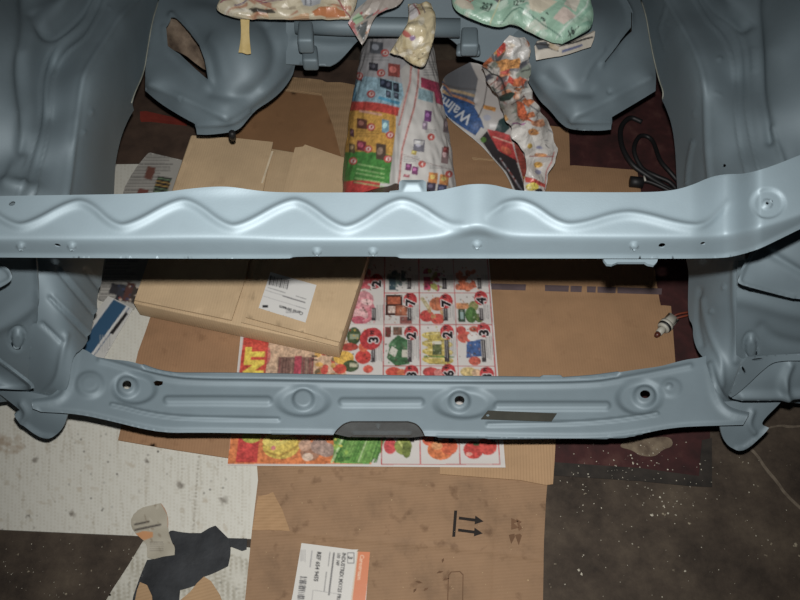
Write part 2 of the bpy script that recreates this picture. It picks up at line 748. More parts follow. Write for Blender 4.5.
# ================================================================== THE SETTING
def floor_mat():
    m, nt, b = mat_new('stained_concrete')
    v = coords(nt)
    n = N(nt, 'ShaderNodeTexNoise', Scale=7.0, Detail=10.0, Roughness=.74)
    nt.links.new(v, n.inputs['Vector'])
    c = ramp(nt, n.outputs[0], [(.30, (38, 31, 26)), (.5, (72, 62, 52)), (.64, (90, 79, 66)), (.8, (122, 111, 94))])
    n2 = N(nt, 'ShaderNodeTexNoise', Scale=70.0, Detail=3.0)
    nt.links.new(v, n2.inputs['Vector'])
    sp = ramp(nt, n2.outputs[0], [(.70, (0, 0, 0)), (.76, (1, 1, 1))])
    mx = N(nt, 'ShaderNodeMixRGB')
    nt.links.new(sp, mx.inputs[0]); nt.links.new(c, mx.inputs[1])
    mx.inputs[2].default_value = (*lin((135, 126, 108)), 1)
    nt.links.new(mx.outputs[0], b.inputs['Base Color'])
    b.inputs['Roughness'].default_value = .8
    b.inputs['Specular IOR Level'].default_value = .25
    bp = N(nt, 'ShaderNodeBump', Strength=.35, Distance=.004)
    nt.links.new(n.outputs[0], bp.inputs['Height'])
    nt.links.new(bp.outputs[0], b.inputs['Normal'])
    return m


solid_floor = solid('floor', lambda bm: hexa(bm, [(-3, -2, -.05), (3, -2, -.05), (3, 4.5, -.05), (-3, 4.5, -.05)],
                                             [(-3, -2, 0), (3, -2, 0), (3, 4.5, 0), (-3, 4.5, 0)]), floor_mat())
tag(solid_floor, kind='structure')

# ================================================================== THE CAR FRONT
car = empty('car_front_body', (0, .9, .25))
tag(car, 'stripped car front end sprayed blue-grey, with empty engine bay and crossmembers', 'car')

# ---- upper tie bar
RIDGE = chaikin([(-190, 239.5), (0, 239.5), (120, 239.5), (200, 238), (250, 239), (290, 241), (400, 241), (440, 238), (458, 234), (478, 230.5),
                 (498, 235), (520, 237), (620, 237.5), (712, 237.5), (735, 234), (765, 227), (790, 219), (860, 194), (970, 152)], 2, False)
REAR = [(-170, 198, 1), (0, 196), (60, 195), (130, 194), (165, 192), (190, 189), (225, 188), (250, 190.5), (275, 192.5), (345, 192.5), (400, 192.5),
        (436, 191.5), (455, 187), (470, 184), (490, 184), (506, 188), (520, 191), (560, 192), (640, 192.5), (670, 191), (690, 186), (710, 177),
        (725, 174), (745, 174), (770, 167), (800, 155), (845, 137), (950, 96, 1)]
FRONT = [(950, 166, 1), (845, 209), (800, 229), (782, 238), (754, 251.5), (739, 256), (721, 258.6), (690, 259), (560, 258.8), (402, 258.8), (394, 258), (302, 258), (290, 259), (200, 259),
         (100, 258.4), (0, 257.8), (-170, 257, 1)]
ZB = .775
def bar_z(X, Y):
    yr = np.interp(X, RIDGE[:, 0], RIDGE[:, 1])
    t = (Y - yr)
    soft = np.log1p(np.exp(np.clip(t / 1.6, -30, 30))) * 1.6          # rounded fold
    z = ZB + .008 + np.clip(yr - Y, -2, 60) * .00022 - .012 - soft * .0017
    z += .012 * np.exp(-((X - 478) / 22) ** 2) * sm((yr + 6 - Y) / 14)
    z += .035 * sm((X - 722) / 40)
    z -= .006 * sm((X - 690) / 30) * (1 - sm((X - 735) / 30))
    return z

def flat_peaks(P, k=4.0):
    """hold each turn of the zigzag for a few pixels so that rounding keeps its height"""
    out = []
    for i, (x, y) in enumerate(P):
        if 0 < i < len(P) - 1:
            out += [(x - k, y), (x + k, y)]
        else:
            out.append((x, y))
    return out
zz = flat_peaks([(-180, 226), (-130, 203), (-80, 226), (-30, 203), (21, 226.5), (80, 203.5), (123, 227), (184, 202.5), (234, 227.5), (295, 202.5), (346, 228.5), (402, 202), (456, 225.5), (472, 228)], 9)
zz2 = flat_peaks([(486, 216), (517, 203), (570, 226), (628, 214.5), (694, 227), (728, 203)], 11)
def sharp_round(P, k=1):
    return chaikin(P, 2, False)
def taper(f, xs, hs):
    return lambda X, Y: f(X, Y) * np.interp(X, xs, hs)
bar_feats = [taper(ridge(zz, 3.9, .0046, 3), [-190, 430, 462, 468], [1, 1, .35, 0]),
             taper(ridge(zz2, 3.9, .0046, 3), [484, 500, 700, 732], [0, 1, 1, .1]),
             ridge([(-170, 255.4), (0, 256.2), (200, 257.4), (290, 257.4)], 1.8, .0018, 0),
             ridge([(400, 257.2), (560, 257.2), (690, 257.4), (721, 257), (739, 254.4), (754, 250), (800, 227.4), (845, 207.4), (950, 164)], 1.8, .0018, 0),
             ell(768, 203, 17, 14.5, -.003, .22), ell(768, 203, 5, 4.5, .003, .4),
             gauss(226, 188, 34, 6, .004),
             ]
for (hx, hy) in ((21, 246), (72, 246), (317, 251.5), (373, 251.5), (477, 244.5), (634, 245.5)):
    bar_feats.append(ell(hx, hy, 3.6, 2.9, .0034, .6))
FRONT = [(q[0], q[1] - 1.6) + tuple(q[2:]) for q in FRONT]
bar = panel('upper_tie_bar', REAR + FRONT, flat(bar_z), M_PAINT, car,
            holes=[circ(12, 203.5, 3.4, 2.3, rot=-20), circ(57.5, 245.3, 3.4, 1.6, rot=15), circ(662, 245.5, 3.6, 2.4, rot=-10), circ(703, 243.5, 2.6, 1.6, rot=-10),
                   circ(767.5, 203, 1.7, 1.5)],
            feats=bar_feats, s=1.7, th=.0016)
# rear flange turned down behind the bar
rear_px = chaikin(REAR, 2, False)
a = at(rear_px[:, 0], rear_px[:, 1], bar_z(rear_px[:, 0], rear_px[:, 1]) - .001)
b = a + np.array([0, .004, -.03])
n_ = len(a)
VV = np.concatenate([a, b, a + [0, -.002, 0], b + [0, -.002, 0]])
FF = [(i, i + 1, n_ + i + 1, n_ + i) for i in range(n_ - 1)] + [(2 * n_ + i, 3 * n_ + i, 3 * n_ + i + 1, 2 * n_ + i + 1) for i in range(n_ - 1)]
raw_mesh('rear_flange', VV, FF, M_PAINT, bar)
# latch bracket and under bracket
panel('latch_bracket', [(399, 194, 1), (399, 182, 1), (402, 180, 1), (423, 180, 1), (426, 182, 1), (427, 194, 1)], flat(.758), M_PAINT, bar,
      feats=[plateau([(404, 183), (421, 183), (421, 190), (404, 190)], .006, 4, 0)], s=1.6, th=.004, smooth=0)
panel('latch_tab', [(388, 194, 1), (390, 191, 1), (400, 190, 1), (400, 194, 1)], flat(.755), M_PAINT, bar, s=2, th=.002, smooth=0)
panel('lower_bracket', [(603, 256, 1), (659, 256, 1), (657, 262, 1), (654, 265, 1), (648, 264, 1), (645, 262, 1), (618, 262, 1), (612, 264.5, 1), (607, 264, 1), (604, 260, 1)],
      flat(.728), M_PAINT, bar, s=2, th=.004, smooth=0)

# ---- lower crossmember
LOW = [(71, 345, 1), (80, 348), (88, 351), (96, 357), (104, 359), (127, 360.5), (140, 364), (155, 369), (170, 372), (185, 373.5), (230, 373.5), (260, 374), (330, 375.5), (420, 376.5),
       (480, 377), (540, 377.5, 1), (543, 376, 1), (560, 376, 1), (563, 377.5, 1), (592, 376), (614, 373), (640, 369), (660, 366.5), (676, 362), (689, 359), (700, 358), (710, 354, 1),
       (712, 368), (714, 381), (720, 399), (730, 408), (749, 412.5, 1), (744, 424, 1), (709, 425), (682, 426), (660, 429), (647, 432), (628, 436), (608, 437.5), (540, 437.5), (460, 437), (425, 435, 1),
       (421, 428), (416, 423), (408, 421, 1), (351, 421, 1), (344, 423), (338, 428), (333, 434, 1), (260, 432.5), (200, 431.5), (167, 432), (142, 428),
       (110, 420), (77, 413), (40, 411, 1), (33, 409, 1), (32, 399, 1), (46, 398), (58, 391), (65, 376), (69, 360)]
CREST = [(100, 360), (122, 366), (144, 373), (170, 379), (195, 381.5), (260, 382), (330, 383.5), (420, 384.5), (480, 385), (590, 384.5), (618, 380), (650, 374), (690, 366)]
lowsurf = tps([(40, 404, .262), (75, 350, .265), (75, 410, .262), (130, 365, .255), (130, 424, .255), (200, 376, .25), (200, 430, .25), (300, 376, .246), (300, 432, .245),
               (400, 378, .245), (400, 434, .245), (500, 378, .246), (500, 436, .245), (600, 376, .25), (600, 437, .25), (660, 367, .256), (660, 428, .255), (705, 358, .265), (712, 420, .26), (745, 418, .262)])
low_feats = [ridge(CREST, 2.6, .004), ridge([(p[0], p[1] - 4.5) for p in CREST[2:-2]], 2.2, -.005), ridge([(p[0], p[1] - 8.5) for p in CREST[2:-2]], 1.8, .003),
             bead([(168, 400.5), (215, 400.5), (268, 401)], 5.2, .0045, 0), bead([(343, 402.5), (420, 402.5)], 5.2, .0045, 0), bead([(498, 406), (606, 406)], 5.2, .0045, 0),
             bead([(112, 404.5), (126, 407.5), (142, 412), (165, 416), (190, 418), (278, 419.5)], 2.4, .0035),
             bead([(488, 424.5), (560, 423.5), (600, 421.5), (630, 418), (657, 413.5)], 2.4, .0035),
             ell(303, 401, 25, 14, -.0065, .42), ell(303, 398.5, 10, 9.5, .008, .45),
             ell(464, 403, 28, 14, -.0065, .42), ell(459.5, 400.5, 10, 9.5, .008, .5),
             ell(134, 388, 21, 14.5, -.0065, .42), ell(127, 385.5, 10, 9.5, .008, .5),
             ell(640, 397, 22, 16, -.0065, .42), ell(645, 395, 10.5, 10, .008, .5),
             ell(90, 385, 13, 12, .005, .6), ring(90, 384, 9, 8, .2, -.001), ell(671, 388, 10, 9, .002, .5), ell(669, 386.5, 3, 2.5, .003, .6),
             ridge([(33, 404), (60, 401), (70, 385), (74, 350)], 4, .005),
             ridge([(748, 417), (728, 413), (716, 398), (711, 365)], 4, .005),
             ridge([(40, 411), (77, 412.5), (110, 419.5), (142, 427.5), (167, 431.5), (200, 431), (333, 433)], 2, -.004),
             ridge([(425, 434.5), (540, 437), (608, 437), (647, 431.5), (682, 425.5), (744, 424)], 2, -.004)]
low = panel('lower_crossmember', LOW, lowsurf, M_PAINT, car,
            holes=[circ(127, 385, 4.6, 4.4), circ(459.5, 400.5, 5.0, 4.6), circ(645, 394.5, 5.2, 4.2), [(152.5, 381.5), (156, 380.5), (163, 381.5), (162.5, 384.5), (158.5, 386), (154, 384.5)]],
            feats=low_feats, s=1.7, th=.0022)
# underside channel wall of the crossmember (front and rear webs)
def web(name, pix, surf, drop, parent, back=0.0, mat=None, th=.002):
    q = chaikin(pix, 1, False)
    q = densify(q, 8, False)
    a = surf(q[:, 0], q[:, 1]) - np.array([0, 0, .003])
    b = a + np.array([0, back, -drop])
    n = len(a)
    V = np.concatenate([a, b, a + [0, th, 0], b + [0, th, 0]])
    F = [(i, i + 1, n + i + 1, n + i) for i in range(n - 1)] + [(2 * n + i, 3 * n + i, 3 * n + i + 1, 2 * n + i + 1) for i in range(n - 1)]
    F += [(n + i, n + i + 1, 3 * n + i + 1, 3 * n + i) for i in range(n - 1)]
    return raw_mesh(name, V, F, mat or M_PAINT, parent)
web('rear_web', [(140, 366), (185, 375), (260, 376), (420, 378), (592, 378), (660, 369)], lowsurf, .05, low, .004)
# recessed tab seen through the notch
tabsurf = tps([(340, 418, .228), (420, 418, .228), (340, 437.5, .165), (420, 437.5, .165), (380, 428, .197)])
panel('notch_tab', [(336, 417, 1), (423, 417, 1), (425, 436, 1), (412, 437.5, 1), (348, 437, 1), (335, 434, 1)], tabsurf, M_PLATE, low, holes=[],
      feats=[bead([(354, 433.5), (410, 433.5)], 1.8, .003, 0), ell(378, 426, 1.6, 1.3, .004, .6)], s=1.7, th=.003, smooth=0)

# ---- inner fenders (aprons) with the rail wall under them
XL, XR = -.53, .515
R1 = [(150, -20), (137, 0), (120, 16), (108, 36), (96, 54), (84, 74), (80, 96), (77, 120), (74, 140), (70, 176), (67, 194), (64, 215)]
R2 = [(116, -20), (105, 0), (96, 20), (86, 38), (66, 52), (56, 68), (51, 86), (50, 120), (48, 140), (40, 168), (35, 188), (30, 210)]
R3 = [(104, -20), (94, 0), (86, 20), (76, 30), (52, 46), (44, 68), (41, 88), (41, 112), (38, 132), (30, 160), (22, 186), (16, 205)]
ctl = [(170, -20, 'x', XL), (159, 0, 'x', XL), (150, 40, 'x', XL), (145, 72, 'x', XL), (130, 116, 'x', XL), (117, 154, 'x', XL), (114, 195, 'x', XL), (110, 225, 'x', XL)]
ctl += [(p[0] + 2, p[1], 'x', XL) for p in R1[::2]]
ctl += [(p[0] - 3, p[1], 'x', XL - .006) for p in R1[1::2]]
ctl += [(p[0], p[1], .505) for p in R2[3::2]] + [(112, -10, .47), (100, 10, .48)]
ctl += [(p[0] - 3, p[1], .53) for p in R3[4::2]] + [(27, 50, .575), (24, 110, .555), (16, 160, .53), (2, 50, .605), (-2, 110, .575), (-3, 165, .535), (-45, 100, .61), (-45, 190, .54), (0, 205, .52), (30, 5, .56), (-40, 0, .68), (-140, 100, .64), (-140, 215, .56), (-140, -20, .72)]
apL = tps(ctl)
feL = [ridge(R1, 2.6, .004), ridge(R2, 1.3, .0034), ridge(R3, 1.3, .0034), ridge([((a[0] + b[0]) / 2, (a[1] + b[1]) / 2) for a, b in zip(R2, R3)], 2.5, -.002),
       gauss(60, 8, 26, 13, .03, -35), ridge([(33, 15), (36, 30), (50, 41), (66, 30), (84, 12), (92, -6)], 3.5, -.007),
       ridge([(25, -10), (26, 30), (20, 60), (22, 95), (26, 120), (22, 150)], 6, -.008),
       gauss(16, 187, 22, 7, .012, 8), gauss(12, 172, 5, 16, .006, 20), gauss(23, 160, 3.5, 14, .005, 18),
       ell(91.5, 112, 2.2, 2.6, .002, .7), ell(84, 132, 2.0, 2.6, .002, .7), ell(109, 7.5, 1.6, 1.8, .002, .7)]
panel('inner_fender', [(172, -25, 1), (159, 0), (152.5, 20), (147.5, 50), (144, 74), (135, 92), (132.5, 105, 1), (134, 110, 1), (129, 118), (122, 134), (117, 154), (115, 168), (114, 195), (111, 225, 1),
                       (-140, 225, 1), (-140, -25, 1)], apL, M_PAINT, car, feats=feL, s=2.4, th=.0025)
# pale seam along the rail joint
def strip(name, pix, surf, w, mat, parent, h=.004):
    q = densify(chaikin(pix, 2, False), 4, False)
    return tube(name, surf(q[:, 0], q[:, 1]) + (C0 - surf(q[:, 0], q[:, 1])) * .002, w, mat, parent, 6)
M_SEAM = plain('pale_seam_sealer', (150, 152, 140), .6)
strip('seam_sealer', [(159, 0), (152.5, 20), (147.5, 50), (144, 73), (135, 92), (131.5, 103)], apL, .0013, M_SEAM, car)

S1 = [(655, -20), (666, 0), (682, 27), (697, 55), (705, 82), (706, 112), (707, 150), (711, 190), (714, 215)]
S2 = [(680, -20), (696, 0), (707, 22), (722, 35), (732, 55), (736, 82), (735, 112), (740, 150), (746, 170), (752, 200)]
S3 = [(688, -20), (702, 0), (715, 17), (737, 30), (745, 50), (746, 85), (746, 112), (752, 145), (758, 167), (766, 200)]
ctr = [(632, -20, 'x', XR), (641, 0, 'x', XR), (650, 40, 'x', XR), (659, 80, 'x', XR), (672, 125, 'x', XR), (676, 150, 'x', XR), (677, 190, 'x', XR), (682, 225, 'x', XR)]
ctr += [(p[0] - 2, p[1], 'x', XR) for p in S1[::2]] + [(p[0] + 3, p[1], 'x', XR + .006) for p in S1[1::2]]
ctr += [(p[0], p[1], .505) for p in S2[3::2]] + [(686, -10, .47), (700, 10, .48)]
ctr += [(p[0] + 3, p[1], .53) for p in S3[4::2]] + [(768, 50, .575), (770, 110, .555), (776, 150, .535), (800, 50, .605), (800, 110, .575), (805, 160, .54), (850, 100, .61), (850, 180, .545), (760, 5, .56), (840, 0, .68), (940, 100, .64), (940, 215, .56), (940, -20, .72)]
apR = tps(ctr)
feR = [ridge(S1, 2.6, .004), ridge(S2, 1.3, .0034), ridge(S3, 1.3, .0034), gauss(735, 2, 20, 16, .03, 35), ridge([(700, -8), (712, 12), (728, 22), (742, 32), (750, 25)], 3.5, -.006),
       ridge([(757, -5), (757, 25), (758, 60), (760, 95), (770, 140)], 5, -.009), ridge([(752, 48), (753, 70)], 1.3, .003, 0),
       gauss(790, 150, 14, 20, .006), ridge([(772, 128), (778, 150), (782, 165)], 3, .005),
       ell(719.5, 59, 2.5, 2.2, .003, .7), ell(694, 114, 1.8, 2.4, .002, .7), ell(667, 22.5, 1.4, 1.5, .002, .7), ell(667, 40, 1.4, 1.5, .002, .7),
       ridge([(666, 8), (659, 30), (665, 47)], 1.1, .0025, 0), ridge([(693, 142), (688, 165), (687, 185)], 1.6, .004), ridge([(713, 92), (722, 95.5)], .8, .002, 0)]
panel('inner_fender', [(630, -25, 1), (641, 0), (646, 15), (650, 40), (654, 60), (659, 80), (664, 92), (662, 100, 1), (666, 108), (672, 125), (675.5, 150), (677, 190), (681, 225, 1), (940, 225, 1), (940, -25, 1)],
      apR, M_PAINT, car, holes=[circ(724, 165.5, 2.0, 1.6)], feats=feR, s=2.4, th=.0025)
strip('seam_sealer', [(641, 0), (646, 15), (650, 40), (654, 60), (659, 80), (663.5, 92), (662.5, 99)], apR, .0013, M_SEAM, car)

# ---- engine mount towers
tL = tps([(165, -20, .34), (300, -20, .36), (155, 20, .338), (146, 72, .322), (146, 90, .30), (165, 104, .29), (195, 124, .285), (198, 133, .27), (230, 131, .275), (243, 124, .28), (256, 107, .285), (280, 90, .29), (292, 70, .295),
          (225, 115, .315), (180, 99, .318), (150, 84, .322), (240, 20, .36), (180, 60, .325), (200, 85, .325), (262, 92, .315), (278, 70, .32), (300, 40, .34), (300, 0, .36)])
fT = [gauss(238, 54, 34, 32, .045, 30), gauss(205, 20, 28, 16, .02, 20), ridge([(218, 50), (226, 62), (226, 78)], 5, .003),
      ridge([(212, 92), (235, 98), (258, 88), (270, 70), (273, 48), (266, 30)], 6, -.008), ridge([(150, 85), (185, 99), (226, 118)], 3.2, .0032), ridge([(226, 118), (240, 112), (262, 92), (283, 74), (290, 62)], 4.5, .0035),
      ridge([(197, 125), (233, 124), (248, 112)], 2.0, .004), ridge([(172, 17), (186, 30), (200, 46), (212, 66), (213, 84)], 3, .008), ridge([(164, 28), (165, 48), (178, 60), (198, 78), (208, 86)], 3, .003),
      ell(182, 99.5, 1.4, 1.2, -.003, .7)]
panel('engine_mount_tower', [(172, -25, 1), (159, 0), (152.5, 20), (147.5, 50), (145, 72), (145.5, 91, 1), (160, 103.5), (182, 117), (195.5, 124, 1), (197, 134.5, 1), (208, 135), (230, 132.5), (240, 129), (247, 120), (256, 109), (270, 100),
                             (282, 90), (292.5, 75), (293.5, 66), (297, 60, 1), (312, 56, 1), (312, -25, 1)], tL, M_PAINT, car,
      holes=[[(166.5, 28), (171, 20), (179, 23), (192, 36), (205, 52), (211, 68), (211.5, 84), (196, 71), (180, 55), (168, 47)]], feats=fT, s=2.2, th=.0025)
panel('wheel_arch_liner', [(160, 14, 1), (184, 14, 1), (208, 50), (214, 66, 1), (208, 72), (196, 64), (182, 52), (158, 46, 1)], tps([(160, 14, .30), (184, 14, .29), (212, 66, .22), (208, 72, .20), (158, 48, .29), (185, 50, .24)]), M_RUST, car, s=4, th=.003,
      feats=[ridge([(170, 20), (185, 34), (200, 52), (210, 68)], 2, .006)])
tR = tps([(635, -20, .34), (500, -20, .36), (645, 20, .338), (655, 62, .322), (656, 88, .30), (635, 102, .29), (612, 118, .285), (610, 129, .27), (575, 130, .275), (557, 119, .28), (548, 104, .285), (531, 82, .29),
          (575, 114, .315), (615, 98, .318), (650, 78, .322), (560, 20, .36), (615, 60, .325), (600, 84, .325), (540, 80, .315), (530, 70, .32), (500, 40, .34)])
fU = [gauss(585, 40, 44, 34, .045, -20), ridge([(572, 118), (560, 106), (548, 92), (538, 78)], 4.5, .003), ridge([(572, 118), (612, 98), (650, 78)], 3.2, .003), ridge([(572, 121), (610, 122)], 2.0, .004), ridge([(590, 92), (565, 92), (548, 76)], 6, -.008),
      ridge([(622, 3), (629, 17), (628, 36), (614, 52), (598, 70)], 3.0, .006), ell(609, 92.3, 2.6, 1.2, -.004, .6), ridge([(597, 60), (586, 72), (583, 82)], 2.0, .003)]
panel('engine_mount_tower', [(628, -25, 1), (641, 0), (646, 15), (650, 40), (654, 60), (656, 78), (655.5, 91, 1), (634, 104), (612, 117, 1), (611, 129.5, 1), (600, 131), (570, 130), (560, 123), (550, 110), (540, 101), (531, 84), (522, 68), (500, 62, 1), (486, 56, 1), (486, -25, 1)],
      tR, M_PAINT, car, holes=[[(623, 4), (626, 8), (631, 18), (630.5, 36), (616, 53.5), (601, 70.5), (600, 69), (614, 52), (628, 35), (628.5, 18)]], feats=fU, s=2.2, th=.0025)
solid_b = tube('bolt', [pt(232, 133, .29), pt(232.5, 136.5, .27), pt(233, 138, .255)], .007, M_BLACK, car, 8)

# ---- rear engine crossmember with its blocks
xs_ = tps([(290, -20, .42), (520, -20, .42), (290, 20, .37), (520, 20, .37), (290, 60, .33), (340, 64, .33), (360, 40, .34), (440, 40, .34), (520, 60, .33)])
panel('cross_plate', [(286, -25, 1), (520, -25, 1), (520, 66, 1), (500, 70), (485, 62), (470, 58), (455, 42), (446, 36, 1), (362, 36, 1), (350, 50), (338, 62), (330, 66, 1), (286, 64, 1)], xs_, M_PAINT, car, s=3, th=.003,
      feats=[ridge([(296, 40), (330, 46), (352, 44)], 5, .004)])
tube('cross_tube', [pt(296, 24, .40), pt(340, 26, .40), pt(400, 27, .40), pt(460, 28, .40)], .019, M_PAINT, car, 16)
def rounded_block(name, pix, z0, z1, parent):
    lo = [pt(x, y, z1) - np.array([0, 0, z1 - z0]) for x, y in pix]
    hi = [pt(x, y, z1) for x, y in pix]
    return solid(name, lambda bm: hexa(bm, lo, hi), M_PAINT, parent, .006, 3)
rounded_block('mount_block', [(297, 40), (313, 40), (312.5, 20), (298, 20)], .395, .43, car)
rounded_block('mount_foot', [(302, 60), (318, 60), (317, 44), (302, 44)], .345, .375, car)
rounded_block('mount_block', [(461, 45), (479, 45), (478, 26), (461.5, 26)], .395, .425, car)
rounded_block('mount_foot', [(456, 52), (481, 52), (480, 42), (457, 42)], .365, .38, car)

# ---- rail fronts and radiator support sides, left
XA = XL
gL = tps([(114, 200, 'x', XL), (102, 270, 'x', XL), (98, 300, 'x', XL), (90, 338, 'x', XL), (75, 350, 'x', XL - .003), (74, 265, 'x', XL - .003), (70, 310, 'x', XL - .004), (66, 392, .265),
          (36, 265, .44), (36, 300, .40), (34, 350, .32), (34, 395, .225)])
def diag(lines, w, h):
    return [ridge(l, w, h, 0) for l in lines]
fgL = diag([[(58, 270), (94, 313)], [(86, 270), (100, 288)], [(50, 298), (88, 336)], [(42, 324), (62, 342)]], 2.0, -.0045) + \
      diag([[(61, 269), (97, 311)], [(53, 296.5), (91, 334)]], 2.0, .002) + [ridge([(66, 335), (62, 355), (58, 380), (44, 394), (25, 397)], 3, .004)]
panel('rail_front', [(116, 196, 1), (109, 240), (102.5, 268), (101, 288, 1), (97, 294), (97, 312), (94, 316), (90, 335), (84, 348), (72, 356), (68, 392), (50, 402), (28, 400, 1), (30, 330), (34, 255, 1), (44, 196, 1)], gL, M_PAINT, car, feats=fgL, s=2.2, th=.003)
# support side plate
hL = tps([(-30, 250, 'y', .66), (0, 262, 'y', .66), (36, 262, 'y', .668), (39, 300, 'y', .648), (40, 330, 'y', .63), (38, 365, 'y', .607), (36, 390, 'y', .595), (0, 330, 'y', .62), (0, 390, 'y', .585), (-30, 330, 'y', .62), (-30, 400, 'y', .58)])
panel('support_side', [(-110, 240, 1), (34, 240, 1), (37, 262), (39, 300), (36, 318), (38, 350), (40, 372), (34, 396), (22, 400), (-110, 415, 1)], hL, M_PAINT, car,
      feats=[ell(17, 338, 9, 12.5, -.005, .3), ell(18, 338, 6, 9, .013, .6), ridge([(40, 295), (30, 306), (14, 318), (-5, 328)], 7, .008), ridge([(37, 262), (39, 300), (37, 320)], 3, .004)], s=2.2, th=.003)
panel('hose_lip', [(-30, 258, 1), (0, 263), (9, 268), (13, 275), (12, 281), (0, 288), (-30, 300, 1)], tps([(-30, 260, .57), (0, 265, .56), (13, 277, .55), (0, 288, .54), (-30, 300, .54)]), M_PAINT, car,
      feats=[ridge([(-30, 260), (0, 265), (9, 270), (11.5, 276), (10, 280), (0, 285), (-30, 296)], 2.4, .003)], s=1.8, th=.004)
hornL = tps([(-30, 345, .37), (0, 362, .36), (34, 386, .335), (28, 388, .315), (0, 387, .315), (-30, 386, .315), (0, 376, .325)])
panel('tow_bracket', [(-40, 332, 1), (0, 359), (20, 374), (34, 385), (35, 387.5), (30, 389), (0, 388), (-40, 388, 1)], hornL, M_PAINT, car,
      feats=[ridge([(-40, 333), (0, 360.5), (20, 375), (34, 386)], 2.2, .004), ridge([(34, 388), (0, 387), (-40, 387)], 2.2, .004)], s=1.8, th=.005)
footL = tps([(-20, 380, .25), (20, 398, .245), (0, 394, .24), (20, 412, .22), (40, 435, .185), (52, 437, .185), (66, 415, .225), (40, 410, .23), (66, 400, .24)])
panel('rail_foot', [(-40, 375, 1), (30, 392, 1), (68, 400, 1), (68, 415), (62, 430), (52, 438), (40, 436.5), (18, 419), (15.5, 413.5, 1), (20, 410, 1), (0, 394), (-40, 368, 1)], footL, M_PAINT, car,
      feats=[ridge([(22, 404), (28, 412), (24, 420)], 3, .005), ridge([(16, 413), (18, 419), (40, 436), (52, 437)], 2, .004)], s=2, th=.004)

# ---- right
gR = tps([(677, 200, 'x', XR), (689, 270, 'x', XR), (689, 318, 'x', XR), (697, 350, 'x', XR), (708, 300, 'x', XR + .003), (714, 395, .265), (738, 268, .43), (740, 320, .35), (740, 360, .29), (740, 400, .215), (712, 262, 'x', XR + .003)])
fgR = [ridge([(736, 265), (735, 300), (738, 330), (735, 360)], 4, .005), ridge([(702, 300), (707, 325), (714, 345), (722, 360), (722, 385)], 3, .003), ridge([(700, 290), (696, 318), (702, 345)], 2.5, -.003),
       ridge([(711, 365), (716, 390), (728, 403), (745, 408)], 3, .006), ell(724, 287.5, 1.6, 2.2, .003, .7), ell(711, 311, 1.6, 2.4, .003, .7)]
panel('rail_front', [(676, 196, 1), (681, 240), (689, 270), (688, 290), (688, 318), (693, 325), (693, 338), (698, 352), (706, 360), (712, 385), (722, 406), (748, 412, 1), (748, 330), (744, 240, 1), (720, 196, 1)], gR, M_PAINT, car, feats=fgR, s=2.2, th=.003)
hR = tps([(840, 230, 'y', .68), (800, 270, 'y', .65), (738, 270, 'y', .665), (738, 330, 'y', .625), (738, 390, 'y', .592), (800, 330, 'y', .615), (800, 390, 'y', .58), (840, 330, 'y', .615), (840, 400, 'y', .575)])
panel('support_side', [(915, 220, 1), (738, 262, 1), (736, 280), (737, 320), (736, 350), (737, 380), (742, 398), (780, 402), (915, 412, 1)], hR, M_PAINT, car,
      feats=[ell(750.5, 346, 8, 13.5, -.005, .3), ell(751, 346, 5.5, 11, .013, .6), ridge([(740, 298), (760, 303), (790, 312), (830, 318)], 8, .005), ridge([(762, 328), (775, 340), (800, 345)], 6, -.004)], s=2.2, th=.003)
lipR = tps([(756, 250, .57), (737, 280, .55), (750, 287, .54), (793, 299, .51), (800, 229, .60), (850, 205, .61), (850, 300, .52), (800, 265, .56)])
panel('hose_lip', [(756, 247, 1), (746, 263), (737, 279), (737.5, 283.5), (747, 286.5), (772, 293), (793, 298), (850, 308, 1), (850, 200, 1), (800, 224, 1)], lipR, M_PAINT, car,
      feats=[ridge([(756, 247), (746, 263), (738.5, 279), (740, 283), (748, 286), (772, 292), (793, 297)], 2.2, .003), ridge([(765, 250), (800, 272), (850, 300)], 4, -.006)], s=2, th=.004)
flR = tps([(741, 364, .40), (755, 356, .405), (800, 353, .405), (850, 350, .405), (800, 361, .395), (772, 363, .39), (730, 396, .335), (850, 362, .395)])
br = panel('tow_bracket', [(741, 364), (747, 358), (755, 356), (800, 353.5), (850, 351, 1), (850, 361, 1), (800, 360.5), (778, 361), (768, 365), (740, 392), (731, 397.5, 1), (729, 396, 1)], flR, M_PAINT, car,
           holes=[circ(758, 359.4, 6.5, 1.3, 12, -4), circ(744, 370.5, 1.4, 4.5, 12, -25)], s=1.7, th=.004)
bxR = tps([(772, 364, .365), (850, 362, .365), (734, 398, .315), (786, 398, .31), (850, 392, .31), (765, 380, .345), (800, 378, .345)])
panel('bracket_box', [(772, 362), (800, 360), (850, 360, 1), (850, 392, 1), (800, 396), (786, 399), (734, 400), (731, 397), (745, 386)], bxR, M_PAINT, br,
      feats=[ridge([(742, 396), (790, 396), (850, 390)], 4, .007), gauss(783, 386, 4, 9, .006), ridge([(790, 365), (784, 380), (786, 398)], 4, .006)], s=2, th=.004)
footR = tps([(722, 405, .245), (760, 405, .245), (782, 401, .25), (760, 425, .22), (766, 428, .215), (745, 449, .185), (736, 450, .185), (724, 440, .2), (720, 424, .225)])
panel('rail_foot', [(718, 402, 1), (750, 400, 1), (784, 397, 1), (781.5, 402), (759, 424), (768, 427, 1), (762, 434), (746, 449), (737, 450.5), (728, 446), (722, 437), (719.5, 424)], footR, M_PAINT, car,
      feats=[ridge([(752, 412), (748, 424), (754, 432)], 3, .005), ridge([(768, 428), (746, 448), (737, 449)], 2, .004)], s=2, th=.004)

